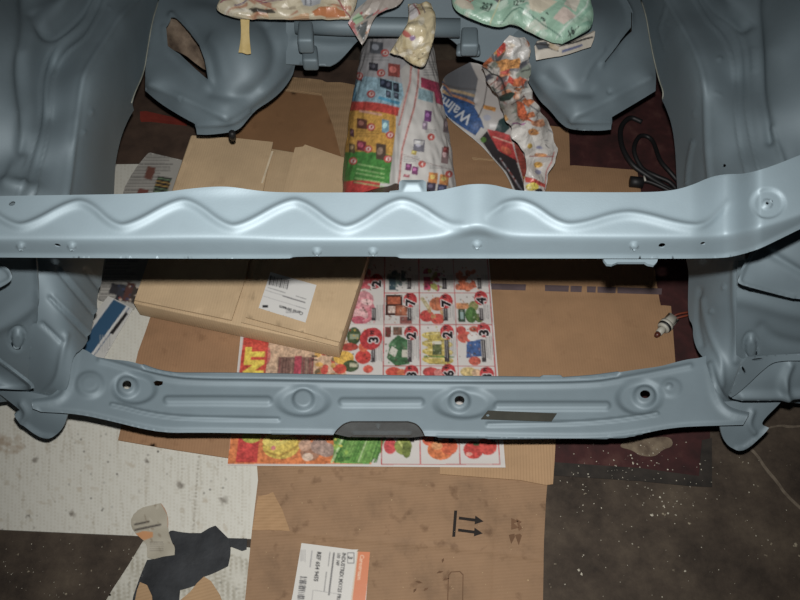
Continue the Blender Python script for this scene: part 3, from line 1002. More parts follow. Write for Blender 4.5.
# a garage wall far behind the car, out of the picture
tag(solid('wall_back', lambda bm: hexa(bm, [(-3, 4.5, 0), (3, 4.5, 0), (3, 4.6, 0), (-3, 4.6, 0)], [(-3, 4.5, 2.6), (3, 4.5, 2.6), (3, 4.6, 2.6), (-3, 4.6, 2.6)]),
          plain('grey_block_wall', (120, 118, 112), .9)), kind='structure')
#@@PAPERS
# ================================================================== ON THE FLOOR
def sheet_on_floor(name, outline, z, mat, th, label, cat, **kw):
    o = panel(name, outline, flat(z), mat, None, th=th, **kw)
    return tag(o, label, cat)

W0 = (214, 212, 198)
# ---- white boards
cv = Canvas(-60, 150, 262, 545, W0, 2)
for i in range(150):
    x = random.uniform(-20, 250)
    y = random.uniform(390, 538)
    cv.line([(x, y), (x + random.uniform(-3, 3), y + random.uniform(8, 40))], random.uniform(.5, 1.0), (168, 158, 136), random.uniform(.25, .6))
for x in np.arange(-55, 255, 3.6):
    cv.line([(x + 4, 150), (x - 6, 545)], .8, (186, 178, 158), .45)
for k in range(60):
    cx, cy = random.uniform(-10, 245), random.uniform(415, 530)
    cv.ell(cx, cy, random.uniform(1, 5), random.uniform(1, 3), random.choice([(160, 144, 116), (170, 150, 120)]), random.uniform(0, 90), random.uniform(.12, .35))
for k in range(120):
    cx, cy = random.uniform(-10, 245), random.uniform(408, 535)
    cv.ell(cx, cy, random.uniform(.3, .8), random.uniform(.3, .6), (52, 46, 40), random.uniform(0, 90), .9)
for (cx, cy, r) in ((181, 485, 5.5), (223, 501, 5.5), (35, 460, 4), (72, 514, 4), (148, 461, 3.5), (28, 517, 3)):
    for q in range(9):
        cv.ell(cx + random.uniform(-r, r) * .6, cy + random.uniform(-r, r) * .5, r * random.uniform(.3, .6), r * random.uniform(.25, .5), (116, 108, 96), random.uniform(0, 90), .3)
for q in range(14):
    cv.ell(8 + random.uniform(-14, 14), 446 + random.uniform(-9, 9), random.uniform(3, 8), random.uniform(2, 5), (150, 122, 92), 0, .25)
cv.line([(199, 455), (193, 535)], .9, (150, 142, 124), .8)
board = sheet_on_floor('white_board', [(-60, 166, 1), (141, 164, 1), (272, 420, 1), (257, 539, 1), (140, 536, 1), (-60, 527, 1)], .004, M_PRINT, .0035,
                       'large stained white corrugated board lying under the left rail', 'board', canvas=cv, s=2.0, smooth=0)
cv = Canvas(90, 530, 262, 640, (205, 202, 186), 2)
for y in np.arange(545, 640, 4.5):
    zzp = [(x, y + (2.2 if i % 2 else -2.2) + (x - 200) * .35) for i, x in enumerate(np.arange(92, 262, 3.2))]
    cv.line(zzp, .9, (150, 142, 118), .7)
for k in range(30):
    cv.ell(random.uniform(100, 250), random.uniform(545, 600), random.uniform(.5, 1), .6, (50, 45, 40), 0, .9)
sheet_on_floor('torn_board', [(147, 541), (156, 548, 1), (200, 556), (236, 546, 1), (262, 549, 1), (254, 640, 1), (84, 640, 1), (108, 596), (128, 566), (143, 541, 1)], .0035, M_PRINT, .003,
               'torn piece of white ribbed board in front, under the black rubber', 'board', canvas=cv, s=2.4, smooth=1)

# ---- dark red mat on the right
M_MAT = noisy('dark_red_mat', [(.3, (40, 22, 21)), (.55, (64, 32, 31)), (.75, (86, 56, 50))], 18, 6, .8, .3)
mat_red = panel('floor_mat', [(545, 60, 1), (700, 60, 1), (707, 300, 1), (711, 478, 1), (640, 474, 1), (550, 466, 1), (480, 464, 1), (480, 200, 1)], flat(.003), M_MAT, None, s=9, th=.0028, smooth=0)
tag(mat_red, 'dark red worn mat on the concrete under the right rail', 'mat')
M_BAND = noisy('black_mat_edge', [(.3, (34, 31, 28)), (.7, (58, 52, 46))], 30, 5, .85, .3)
panel('mat_border', [(552, 462, 1), (640, 468, 1), (699, 476, 1), (702, 440, 1), (712, 438, 1), (712, 487, 1), (690, 486, 1), (640, 481, 1), (550, 475, 1)], flat(.0042), M_BAND, mat_red, s=5, th=.001, smooth=0)
tag(panel('dust_patch', [(618, 447), (626, 440), (650, 438), (670, 436), (674, 446), (662, 450), (655, 457), (640, 456), (632, 450)], flat(.0038), noisy('dusty_patch', [(.3, (84, 70, 58)), (.7, (136, 122, 102))], 40, 6, .9, .3), mat_red, s=3, th=.0006, smooth=2,
          feats=[lambda X, Y: .0006 * vnoise(X, Y, 4)]), 'patch of pale dust')
M_CRACK = noisy('crack_filler', [(.3, (92, 82, 70)), (.7, (124, 113, 98))], 60, 5, .9, .3)
for k_, L_ in enumerate(([(768, 428), (782, 425), (790, 427), (806, 426)], [(748, 446), (758, 455), (766, 468), (778, 482), (786, 494), (806, 512)])):
    up_ = [(x, y - 1.3 * random.uniform(.4, 1.3)) for x, y in L_]; dn_ = [(x - 1.5, y + 1.3 * random.uniform(.4, 1.3)) for x, y in L_]
    panel('crack', up_ + dn_[::-1], flat(.0008), M_CRACK, solid_floor, s=2.5, th=.0007, smooth=1)
M_RED = noisy('faded_red_plank', [(.3, (110, 42, 34)), (.7, (136, 54, 42))], 20, 4, .7, .2)
sheet_on_floor('red_plank', [(140, 111.5, 1), (146, 111, 1), (186, 120, 1), (186, 123, 1), (150, 119, 1), (140, 119, 1)], .012, M_RED, .011, 'narrow red painted strip on the floor behind the left rail', 'strip', s=5, smooth=0)
M_DARK = noisy('dark_brown_board', [(.3, (58, 44, 36)), (.7, (84, 66, 54))], 16, 5, .85, .2)
sheet_on_floor('dark_board', [(90, 60, 1), (640, 60, 1), (640, 112, 1), (545, 112, 1), (440, 112, 1), (300, 120, 1), (190, 160, 1), (100, 165, 1)], .002, M_DARK, .0018,
               'dark brown dirty board on the floor at the back of the bay', 'board', s=9, smooth=0)

# ---- cardboard sheets
backcard = sheet_on_floor('cardboard_sheet', [(225, 74, 1), (262, 76, 1), (292.5, 77, 1), (322, 80, 1), (327, 82.5, 1), (340, 82.5, 1), (365, 86, 1), (372, 176, 1), (222, 176, 1)], .006, M_CARD_STRIP, .0035,
                          'brown cardboard sheet with torn ribbed edges behind the flat carton', 'cardboard', s=3, smooth=0, feats=[lambda X, Y: .0009 * np.sin(Y * 2 * np.pi / 3.9)])
panel('brown_liner', [(225, 86, 1), (282, 91, 1), (322, 96, 1), (333, 126, 1), (344, 168, 1), (225, 168, 1)], flat(.0082), card('kraft_liner', (142, 106, 74), 0, .3, .05), backcard, s=6, th=.0012, smooth=0)
tag(panel('ribbed_edge', [(283, 88.5, 1), (322, 93.5, 1), (321.5, 95, 1), (282.5, 90, 1)], flat(.0092), M_TEAR, backcard, s=3, th=.001, smooth=0), 'pale torn lip')

leftcard = sheet_on_floor('cardboard_sheet', [(152, 312, 1), (146, 330, 1), (138, 352, 1), (118, 440, 1), (170, 449, 1), (236, 459, 1), (268, 462, 1), (275, 312, 1)], .0075, M_CARD_BROWN, .0034,
                          'plain brown cardboard sheet under the left half of the lower crossmember', 'cardboard', s=6, smooth=0)
carton = sheet_on_floor('flattened_carton', [(440, 118, 1), (520, 122, 1), (569, 128, 1), (570, 165, 1), (637, 170, 1), (650, 240, 1), (657.5, 288, 1), (659, 296), (661, 305, 1), (671, 306, 1), (673, 330, 1), (677, 384, 1), (600, 396, 1), (470, 396, 1), (455, 250, 1)],
                        .0075, card('kraft_flat', (158, 124, 92), 0.0, .25), .004, 'large flattened brown carton under the right side of the bay', 'cardboard', s=4, smooth=0,
                        feats=[ridge([(472, 158), (474, 192)], 1.2, -.002, 0), ridge([(470, 291), (658, 297)], 1.4, -.0022, 0), ridge([(660, 300), (664, 384)], 1.2, -.002, 0), ridge([(440, 173), (570, 165)], 1.2, -.002, 0)])
tag(panel('torn_edge', [(471.5, 157, 1), (480, 158, 1), (493, 159.2, 1), (494, 161, 1), (482, 160, 1), (473, 160, 1)], flat(.0095), M_TEAR, carton, s=2, th=.001, smooth=0), 'pale torn edge')
for k, (xa, xb) in enumerate(((470, 526), (545, 569), (570.5, 582), (587, 596), (597.5, 616), (617.5, 662))):
    y0 = 283.0 + (xa - 480) * .03
    quadgrid('printed_bar', [(xa, y0), (xb, y0 + (xb - xa) * .03), (xb - .5, y0 + 6.0 + (xb - xa) * .03), (xa, y0 + 6.0)], 4, 2, .0081, plain('navy_print_%d' % k, (96, 82, 84), .7, .2), carton, .0004)
lowcard = sheet_on_floor('cardboard_sheet', [(440, 445, 1), (556, 436, 1), (554, 470, 1), (553, 484, 1), (546, 485, 1), (520, 480, 1), (440, 474, 1)], .0075, card('kraft_light', (178, 145, 110), .06, .3, .5), .003,
                         'pale brown ribbed cardboard strip sticking out right of the grocery flyer', 'cardboard', s=4, smooth=0)
front = sheet_on_floor('flattened_carton', [(256, 452, 1), (400, 455, 1), (549, 462, 1), (546, 500), (544, 540), (543, 600), (542, 650, 1), (234, 650, 1), (245, 600, 1), (252, 530, 1), (258, 480, 1)], .0045, M_CARD_OLD, .004,
                       'scuffed brown carton lying flat in front, with arrow marks and a white and orange label', 'cardboard', s=3, smooth=0,
                       feats=[ridge([(268, 531.5), (290, 532.5), (400, 543), (498, 552), (545, 560)], 1.6, -.0022, 0), ridge([(293, 466), (291, 531)], 1.4, -.0016, 0), ridge([(502, 470), (499, 510), (495, 551), (493, 620)], 1.6, -.0022, 0),
                              ridge([(300, 477), (340, 476), (380, 482), (420, 488)], 2, .002), gauss(330, 470, 40, 5, .002)])
tag(panel('torn_patch', [(258, 496, 1), (266, 495, 1), (273, 492, 1), (277, 500, 1), (282, 509, 1), (290, 531, 1), (270, 530, 1), (252, 530, 1)], flat(.0052), card('torn_fluting', (172, 138, 102), 1.55, .1, .25), front, s=3, th=.001, smooth=0,
          feats=[lambda X, Y: .0006 * np.sin((X + Y * .3) * 1.7)]), 'patch with the ribs laid bare')
ZF = .0050
def mark(name, pix, parent=front, z=ZF, mat=None):
    return panel(name, [(x, y, 1) for x, y in pix], flat(z), mat or M_INK, parent, s=3, th=.0003, smooth=0)
mark('arrow_base', [(454.2, 510.5), (457.2, 510.5), (455.2, 536.8), (452.2, 536.8)])
for (y, dy) in ((518.2, 0), (530.2, 0)):
    o_ = -.8 if y > 525 else 0
    mark('arrow_mark', [(459 + o_, y - 1.6), (475 + o_, y + .4), (475.4 + o_, y - 2.6), (483.6 + o_, y + 3.2), (474.6 + o_, y + 6.2), (474.9 + o_, y + 3.4), (458.6 + o_, y + 1.2)])
M_FADE = plain('faded_print', (112, 84, 62), .8, .2)
for P_ in ([(513, 520), (519, 522.5), (515, 524), (519, 527.5), (513, 529)], [(517, 520.5), (521.5, 523), (519.5, 524.5), (522, 528), (519, 530)], [(511, 533), (513, 540), (516, 534.5), (515.5, 532)], [(516, 533), (519, 541), (521.5, 533.5), (520, 532)]):
    q_ = np.array(P_)
    mark('faded_symbol', [(515 + (x - 516) * 1.25, 531 + (y - 530) * 1.3) for x, y in P_], mat=M_FADE)
for (x, y) in ((419, 582), (426, 589), (415, 590), (440, 572), (446, 579), (443, 560)):
    a_ = random.uniform(0, 3)
    mark('smudge', [(x + 4 * math.cos(a_), y + 3 * math.sin(a_)), (x + 1.5 * math.cos(a_ + 1.5), y + 1.5 * math.sin(a_ + 1.5)), (x - 4 * math.cos(a_), y - 2 * math.sin(a_)), (x - 1.2 * math.cos(a_ + 1.5), y - 1.2 * math.sin(a_ + 1.5))], mat=M_FADE)
for P_ in ([(448, 575), (451, 571.5), (460, 571), (463.5, 574.5), (463, 606), (462.2, 606), (462.6, 575), (459.6, 572), (451.4, 572.4), (449, 575.6), (448, 606), (447, 606)],):
    mark('faded_symbol', P_, mat=M_FADE)

# label of the front carton
cv = Canvas(285, 535, 385, 640, (214, 211, 202), 5)
cv.poly([(357, 551), (372, 551.5), (360, 640), (346, 640)], (222, 118, 48))
cv.line([(357.5, 551), (347, 640)], 1.2, (210, 196, 168))
def lab(s, x, y, size, c=(48, 46, 48), b=1, sx=1.0):
    cv.text(s, x, y, size, 97, c, b, False, sx)
lab('INDUSTREX MX125 PRO', 342.5, 552.5, 5.4, b=2, sx=.86)
lab('100  NIF', 337.5, 552.5, 4.6, b=2, sx=.8)
cv.dashes(334, 553, 42, 97, 1.7, (96, 94, 94)); cv.dashes(330, 552, 14, 97, 1.0, (130, 128, 126)); cv.dashes(326.5, 572, 20, 97, 1.1, (130, 128, 126))
lab('REF 654 9455', 317.4, 551.5, 5.8, b=2, sx=.92)
cv.dashes(312, 551, 16, 97, 1.2, (150, 148, 148))
cv.fine(301, 550, 306, 566, (150, 148, 146), 90, 2.0)
cv.frame(347.5, 552.8, 354, 563, .7, (70, 70, 78))
lab('3', 348.4, 556.0, 6.2, b=2)
cv.text('Carestream', 360.4, 554.5, 5.6, 97, (238, 196, 160), 1, False, .95)
for k, y in enumerate(np.arange(577, 640, 1.9)):
    cv.line([(300.5 - (y - 577) * .13, y), (306.5 - (y - 577) * .13, y + .5)], random.choice([.6, 1.2, 1.5]), (70, 68, 72))
cv.line([(313, 590), (338, 594)], .5, (150, 148, 146))
cv.line([(313, 590), (308, 640)], .5, (150, 148, 146))
lb = panel('printed_label', [(301.5, 543, 1), (352, 549.5, 1), (358.5, 549.5, 1), (356.5, 551.5, 1), (370, 552, 1), (368, 575, 1), (363, 640, 1), (283, 640, 1), (293, 593, 1)], flat(.0052), M_GLOSS, front, canvas=cv, s=.85, th=.0004, smooth=0)
tag(lb, 'white label with an orange band')

# ---- flyer
cv = Canvas(215, 235, 530, 475, (212, 206, 199), 3)
cv.warp = lambda X, Y: 400 + (X - 400) * 1286 / (Y + 956)
RED, DK = (196, 40, 44), (36, 30, 34)
cx_ = [347, 383.8, 419.8, 456.3, 492.5]
ry_ = [236, 263, 293, 324.7, 366, 400, 431, 464.3]
# photo of meats and peppers left of the grid
cv.rect(266, 340, 348, 400, (214, 176, 140))
cv.rect(281, 357, 316, 392, (132, 96, 84))
for k in range(12):
    cv.line([(283 + k * 2.9, 358), (283 + k * 2.9, 390)], .9, random.choice([(98, 66, 60), (176, 140, 120), (150, 60, 66)]), .7)
cv.rect(297, 356, 304, 392, (190, 62, 84))
for k in range(16):
    cv.ell(random.uniform(318, 338), random.uniform(352, 380), random.uniform(2, 4), random.uniform(2, 4), random.choice([(222, 170, 70), (200, 66, 48), (180, 120, 60), (120, 100, 70)]))
cv.text('11', 319, 362, 8, -90, DK, 2)
# headline block
cv.rect(244.5, 337, 270, 437, (214, 62, 36))
cv.text('NT', 265.8, 375.2, 23.5, -90, (242, 208, 36), 5, False, .82)
cv.ell(270, 356, 3, 9, (204, 50, 60), 0, .5)
def price(x, y, s, r=7, small='99'):
    cv.ell(x, y, r, r * 1.05, RED)
    cv.ell(x - 1, y - 1, r * .6, r * .55, (214, 70, 66), 0, .6)
    for dx, dy in ((-.7, 0), (.7, 0), (0, .7), (0, -.7)):
        cv.text(s, x + 4.6 + dx, y + 6 + dy, 13, -90, (235, 226, 222), 3)
    cv.text(s, x + 4.6, y + 6, 13, -90, DK, 3)
    cv.text(small, x + .6, y - 2.2, 6, -90, DK, 2, False, .7)
def blob(x0, y0, x1, y1, cols, n=14, r=(2, 5)):
    cv.speck(x0, y0, x1, y1, n, cols, r)
def cell(i, j):
    return cx_[i], ry_[j], cx_[i + 1], ry_[j + 1]
prod = {(0, 2): ((222, 130, 140), (204, 92, 112), (232, 168, 170)), (1, 2): ((96, 54, 42), (186, 92, 52), (150, 70, 48)), (2, 2): ((214, 76, 60), (220, 120, 60), (196, 150, 90)), (3, 2): ((74, 108, 58), (150, 140, 76), (196, 120, 70)),
        (0, 3): ((206, 56, 40), (230, 176, 44), (74, 96, 60)), (1, 3): ((66, 112, 72), (88, 134, 90)), (2, 3): ((214, 190, 76), (196, 170, 58)), (3, 3): ((206, 84, 60), (216, 120, 100)),
        (0, 1): ((210, 80, 90),), (1, 1): ((60, 84, 92), (110, 130, 120)), (2, 1): ((180, 50, 90), (160, 160, 60)), (3, 1): ((222, 110, 60), (200, 90, 50))}
for (i, j), cols in prod.items():
    x0, y0, x1, y1 = cell(i, j)
    if (i, j) == (0, 2):
        cv.ell(362, 311, 13, 13, (216, 120, 132)); cv.ell(363, 300, 10, 9, (226, 150, 156)); cv.ell(360, 314, 8, 6, (234, 178, 178), 20); cv.ell(366, 302, 6, 3, (240, 196, 192), 10); cv.ell(358, 320, 7, 4, (198, 86, 108))
    elif (i, j) == (1, 2):
        cv.rect(385.5, 295, 402.5, 315.5, (76, 44, 38)); cv.rect(387.5, 297, 400.5, 304, (196, 96, 54)); cv.rect(388, 306, 395, 313, (222, 196, 180)); cv.rect(395.5, 305.5, 408, 316, (160, 84, 52)); cv.rect(397, 307, 406, 314.5, (190, 110, 72)); cv.rect(400, 316.5, 412, 324, (150, 84, 76))
    elif (i, j) == (2, 2):
        cv.ell(438, 304, 8, 7, (202, 112, 66)); cv.ell(427, 316, 7, 6, (214, 66, 56)); cv.ell(438, 319, 7, 5.5, (220, 80, 62)); cv.line([(423, 299), (430, 309)], 4, (206, 190, 140)); blob(422, 310, 446, 322, cols, 8, (1, 3))
    elif (i, j) == (3, 2):
        cv.rect(457.5, 303, 470, 309, (212, 140, 84)); cv.ell(475, 306, 5, 5, (150, 150, 84)); cv.rect(459, 309, 466, 322, (58, 84, 66)); cv.ell(472, 315, 6, 8, (84, 124, 62)); cv.ell(480, 318, 4.5, 4.5, (92, 116, 60)); cv.rect(461, 312, 464.5, 319, (150, 176, 170))
    elif (i, j) == (0, 3):
        cv.ell(354, 336, 7, 9, (72, 92, 56)); cv.rect(350, 334, 359, 339, (150, 160, 130)); cv.ell(350, 347, 9, 4, (180, 60, 44)); cv.ell(345, 358, 10, 7, (236, 184, 44)); cv.ell(364, 357, 8, 7, (212, 52, 38)); cv.ell(352, 366, 8, 6, (76, 96, 60)); cv.rect(351, 363, 359, 367, (190, 184, 150)); cv.ell(342, 369, 6, 5, (220, 70, 40)); cv.ell(369, 369, 5, 4, (224, 86, 60)); cv.ell(364, 347, 5, 5, (214, 96, 50))
    elif (i, j) == (1, 3):
        cv.rect(385, 327, 391, 337, (116, 50, 42)); cv.rect(393, 327, 402, 335, (120, 84, 66)); cv.poly([(391, 341), (398, 335), (408, 340), (412, 352), (409, 364), (396, 366), (387, 358)], (66, 112, 70)); blob(391, 340, 408, 362, cols, 14, (1.5, 4))
        cv.poly([(392, 346), (398, 350), (395, 357), (389, 353)], (212, 208, 192)); cv.rect(402, 350, 408, 357, (204, 198, 180))
    elif (i, j) == (2, 3):
        for q in range(4):
            cv.ell(437, 336 + q * 8, 15.5, 4.4, (206, 182, 78), 3); cv.line([(424, 335 + q * 8), (437, 333.5 + q * 8), (450, 336 + q * 8)], 1.0, (232, 214, 140)); cv.line([(426, 339.5 + q * 8), (449, 340 + q * 8)], .6, (150, 130, 60))
        cv.rect(432, 341, 441, 355, (98, 108, 66)); cv.rect(432, 341, 441, 344.5, (216, 212, 190)); cv.line([(424, 356.5), (452, 357)], 1.6, (110, 148, 66))
    elif (i, j) == (3, 3):
        cv.ell(464, 337, 7, 6, (212, 90, 66)); cv.ell(461, 330, 5, 4, (196, 66, 54)); cv.ell(474, 329, 5, 3, (190, 84, 50)); cv.poly([(466, 342), (482, 339), (482, 356), (465, 358)], (64, 100, 158)); cv.ell(472, 337, 5, 4, (226, 222, 216)); cv.ell(473, 361, 6, 4.5, (212, 92, 66))
    else:
        blob(x0 + 4, y0 + 8, x1 - 14, y1 - 3, cols, 18, (1.5, 4))
        cv.rect(x0 + 5, y1 - 16, x0 + 12, y1 - 3, cols[0])
    for q in range(34):
        bx, by = random.uniform(x0 + 2, x1 - 9), random.uniform(y0 + 2, y1 - 2)
        cv.ell(bx, by, random.uniform(.4, 1.6), random.uniform(.3, 1.1), random.choice(list(cols) + [(60, 48, 44), (120, 92, 78), (232, 220, 208), (90, 70, 60), (160, 120, 100)]), random.uniform(0, 180), random.uniform(.35, .8))
    # fine print and a dark tag
    cv.rect(x1 - 12.5, y0 + 15, x1 - 8, y1 - 4, (70, 64, 66)); cv.fine(x1 - 12, y0 + 16, x1 - 8.5, y1 - 5, (190, 184, 180), 90, 2)
    cv.fine(x1 - 7, y0 + 12, x1 - 1.5, y1 - 4, (150, 146, 144), 90, 1.8)
price(375.5, 281, '2'); price(410.5, 300, '7'); price(447, 301, '7'); price(483, 298, '4')
cv.ell(371, 339, 11, 11, RED); price(373.5, 337, '3', 9); price(411, 333, '2'); price(447, 332, '2'); price(483.5, 330, '3')
for i, (c1, c2) in enumerate((((210, 70, 44), (220, 110, 60)), ((204, 66, 60), (222, 130, 120)), ((226, 196, 120), (210, 170, 130)))):
    x0 = cx_[i + 1]
    cv.ell(x0 + 10, 372, 8, 5, c1); cv.ell(x0 + 18, 373, 5, 4, c2)
price(411, 372, '3'); price(447, 371, '6'); price(484, 374, '3')
for x in cx_[1:]:
    cv.line([(x, 236), (x, 400)], .9, RED)
for y in ry_[2:5]:
    cv.line([(cx_[1] if y > 330 else cx_[1], y), (cx_[4], y)], .9, RED)
# bottom strip
cv.rect(243.5, 425, 374, 464, (226, 122, 46))
cv.rect(251, 438, 270.5, 462.5, (212, 52, 42)); cv.ell(263, 437, 9, 6, (196, 190, 60))
cv.ell(291, 446, 17, 13, (228, 196, 60)); cv.ell(287, 438, 14, 8, (238, 212, 84), -20); cv.line([(278, 452), (290, 456), (304, 448), (312, 436)], 2.5, (196, 156, 40)); cv.line([(290, 440), (300, 436), (306, 428)], 1.6, (200, 110, 50)); cv.ell(284, 448, 2.2, 2.2, (222, 120, 120))
cv.ell(318, 452, 9, 9, (168, 118, 88)); cv.ell(313, 445, 6, 6, (206, 160, 130)); cv.ell(326, 446, 8, 8, (172, 140, 124)); cv.ell(333, 450, 8, 7, (180, 150, 134)); cv.ell(316, 457, 5, 4, (216, 186, 160))
cv.poly([(338, 425), (384, 425), (383, 452), (372, 464), (340, 463)], (104, 158, 64))
for k in range(16):
    x = 338 + k * 2.8
    cv.line([(x + 10, 428), (x + random.uniform(-4, 2), 462)], random.uniform(.8, 2), random.choice([(190, 214, 150), (54, 112, 44), (128, 178, 80), (80, 140, 50)]), .9)
for k in range(14):
    cv.ell(random.uniform(340, 354), random.uniform(432, 460), random.uniform(1, 3), random.uniform(1, 3), random.choice([(70, 124, 50), (150, 190, 70), (200, 190, 60)]))
cv.ell(391, 446, 6, 8, (214, 66, 66)); cv.ell(403, 446, 8, 9, (140, 152, 62)); cv.line([(398, 440), (406, 452)], 2, (190, 196, 100)); cv.ell(406, 450, 4, 8, (110, 124, 50))
cv.ell(427, 438, 7, 8, (222, 92, 44)); cv.ell(437, 450, 12, 10, (226, 116, 40)); cv.ell(445, 446, 8, 9, (216, 90, 34)); cv.ell(434, 446, 5, 4, (240, 160, 90))
cv.ell(467, 450, 9, 9, (206, 50, 38)); cv.ell(480, 446, 9, 9, (212, 60, 44)); cv.ell(470, 444, 3, 2, (70, 84, 50)); cv.ell(463, 454, 3, 2, (236, 160, 140))
for x in (411, 433, 447, 486):
    cv.rect(x - 2, 425, x + 2, 442, (60, 52, 54)); cv.line([(x, 427), (x, 440)], .7, (210, 204, 200))
for x in (383.2, 418.4, 454.6, 490.5):
    cv.line([(x, 420), (x, 464.3)], .9, RED)
cv.line([(383, 464.3), (490.5, 464.3)], .9, RED)
cv.line([(215, 324), (530, 324)], 1.0, (188, 184, 178), .7)
cv.grain(.26, 1.3)
def flyer_z(X, Y):
    return .0085 + .0022 * np.exp(-((Y - 324) / 5) ** 2) + .0012 * np.exp(-((Y - 466) / 5) ** 2) + .0012 * vnoise(X, Y, 26) + .004 * np.exp(-((X - 508) / 8) ** 2)
fly = quadgrid('sale_flyer', [(249.5, 247), (488, 247), (505.5, 467.5), (227.5, 465.5)], 330, 260, flyer_z, M_GLOSS, None, .0005, cv)
tag(fly, 'open grocery sale flyer with red prices lying below the lower crossmember', 'flyer')

# ---- flat carton (box) with its flaps and shipping label
ZT, ZBOT = .062, .0125
top_px = [(133, 303), (338.5, 347), (394, 168), (190.5, 135)]
topc = [pt(x, y, ZT) for x, y in top_px]
box = empty('cardboard_box', np.mean(topc, axis=0) * np.array([1, 1, 0]) + np.array([0, 0, ZBOT]))
tag(box, 'flat closed brown cardboard box with a white shipping label, on the flyer', 'box')
solid('body', lambda bm: hexa(bm, [c - np.array([0, 0, ZT - ZBOT]) for c in topc], topc), M_CARD_BOX, box, .003, 2)
def flapz(z, tilt=0.0):
    return flat(z)
panel('flap', [(134.5, 300, 1), (231.5, 320, 1), (245, 280, 1), (273, 142, 1), (240, 138.5, 1), (192, 135.5, 1)], flat(.0690), M_CARD_BOX, box, s=6, th=.0038, smooth=0,
      feats=[ridge([(222, 319), (236, 275), (262, 142)], 1.0, -.0012, 0), gauss(210, 225, 50, 70, .002)])
panel('flap', [(241, 322, 1), (338, 346.5, 1), (366, 262, 1), (393, 172, 1), (342, 157, 1), (305, 144.5, 1), (303, 146.5, 1), (295, 147.5, 1), (284, 190, 1), (252, 283, 1)], flat(.0668), M_CARD_BOX, box, s=6, th=.003, smooth=0)
panel('flap', [(245.5, 317, 1), (340, 342, 1), (367.5, 258, 1), (392, 174, 1), (342, 158.5, 1), (307, 146, 1), (290, 190, 1), (256, 283, 1)], flat(lambda X, Y: .0735 + .005 * sm((330 - Y) / 60)), M_CARD_BOX, box, s=5, th=.0035, smooth=0)
tag(panel('bare_flute', [(271.5, 151, 1), (273.5, 151, 1), (263, 183, 1), (261, 183, 1)], flat(.0702), plain('pale_flute', (224, 206, 176), .8), box, s=3, th=.001, smooth=0), 'pale torn flute')
cv = Canvas(255, 265, 322, 332, (224, 222, 216), 6)
L0 = 17.0
def lt(s, x, y, size, c=(70, 70, 74), b=1, sx=1.0, rot=L0 + 180):
    cv.text(s, x, y, size, rot, c, b, False, sx)
for k, f in enumerate([2, 1, 1.6, .8, 1.4, .7, 1.8, 1, 1.2, .8, 1.6]):
    x = 271 + k * 1.75
    y = 276 + (x - 271) * .25
    cv.line([(x, y), (x - 1.6, y + 8.5)], f * .62, (60, 58, 60))
cv.dashes(268, 287.5, 18, L0, .8, (140, 138, 138)); cv.dashes(283, 296, 23, L0, 1.1, (120, 118, 118)); cv.dashes(296, 296, 11, L0, .8, (140, 138, 138)); cv.dashes(296, 306, 10, L0, .8, (140, 138, 138))
cv.line([(265, 290), (305, 302)], .45, (160, 158, 158)); cv.line([(263, 296), (303, 308)], .4, (170, 168, 168))
cv.rect(262.5, 305, 268, 307.5, (50, 50, 54))
lt('Carol Stream', 303.5, 312.4, 4.6, (60, 60, 64), 2, 1.0)
cv.fine(286, 311, 303, 314, (150, 148, 148), 0, 1.6)
tag(panel('shipping_label', [(270.5, 272, 1), (316.5, 285, 1), (305.5, 322.5, 1), (258.5, 308, 1)], flat(lambda X, Y: .0743 + .005 * sm((330 - Y) / 60)), M_GLOSS, box, canvas=cv, s=.75, th=.0003, smooth=0), 'white shipping label')

# ---- newspapers left of the box
cv = Canvas(95, 145, 190, 320, (176, 172, 162), 3)
for r in range(24):
    y = 154 + r * 6.5
    xs = 150 - (y - 154) * .33
    cv.fine(xs - 14, y, xs + 26, y + 5, (112, 108, 104), 0, 1.8)
for (x, y, w, h, c) in ((148, 166, 8, 14, (120, 74, 60)), (158, 176, 14, 18, (54, 50, 50)), (139, 188, 10, 8, (126, 70, 60)), (112, 283, 9, 12, (56, 54, 58)), (120, 284, 12, 18, (60, 62, 70)), (128, 282, 8, 20, (96, 60, 52)), (134, 286, 6, 18, (70, 62, 56)), (140, 230, 14, 20, (90, 86, 90))):
    cv.poly([(x, y), (x + w, y + 2), (x + w - h * .3, y + h), (x - h * .3, y + h - 2)], c)
for k in range(5):
    cv.line([(158 - k * 1.1, 178 + k * 3.2), (171 - k * 1.1, 180.5 + k * 3.2)], 1.1, random.choice([(190, 150, 60), (120, 150, 110), (170, 120, 90)]))
for k in range(14):
    cv.ell(random.uniform(118, 138), random.uniform(284, 304), random.uniform(.8, 2), random.uniform(.8, 2), random.choice([(150, 70, 60), (190, 170, 150), (60, 70, 100), (40, 36, 40)]))
tag(panel('newspaper', [(147, 154), (150, 152.5, 1), (182, 160, 1), (176, 196, 1), (134, 310, 1), (98, 300, 1), (104, 270), (122, 192), (134, 170)], flat(lambda X, Y: .0075 + .0025 * vnoise(X, Y, 14)), M_PRINT, None, canvas=cv, s=1.5, th=.001, smooth=1),
    'grey printed newspaper between the left rail and the flat box', 'newspaper')
cv = Canvas(70, 280, 150, 370, (206, 204, 196), 4)
cv.poly([(113, 299), (126.5, 306), (90.5, 355), (70, 352), (86, 335)], (42, 88, 122))
cv.line([(113, 299), (80, 344)], 1.4, (210, 210, 206)); cv.line([(127, 306.6), (91, 355.5)], 1.2, (222, 222, 218)); cv.line([(129, 308), (93, 357)], .8, (60, 96, 140))
cv.poly([(126, 311.5), (128, 314), (113, 334.5), (109.5, 333), (112.5, 329)], (40, 38, 40))
cv.fine(100, 335, 112, 356, (170, 168, 164), 90, 2.4)
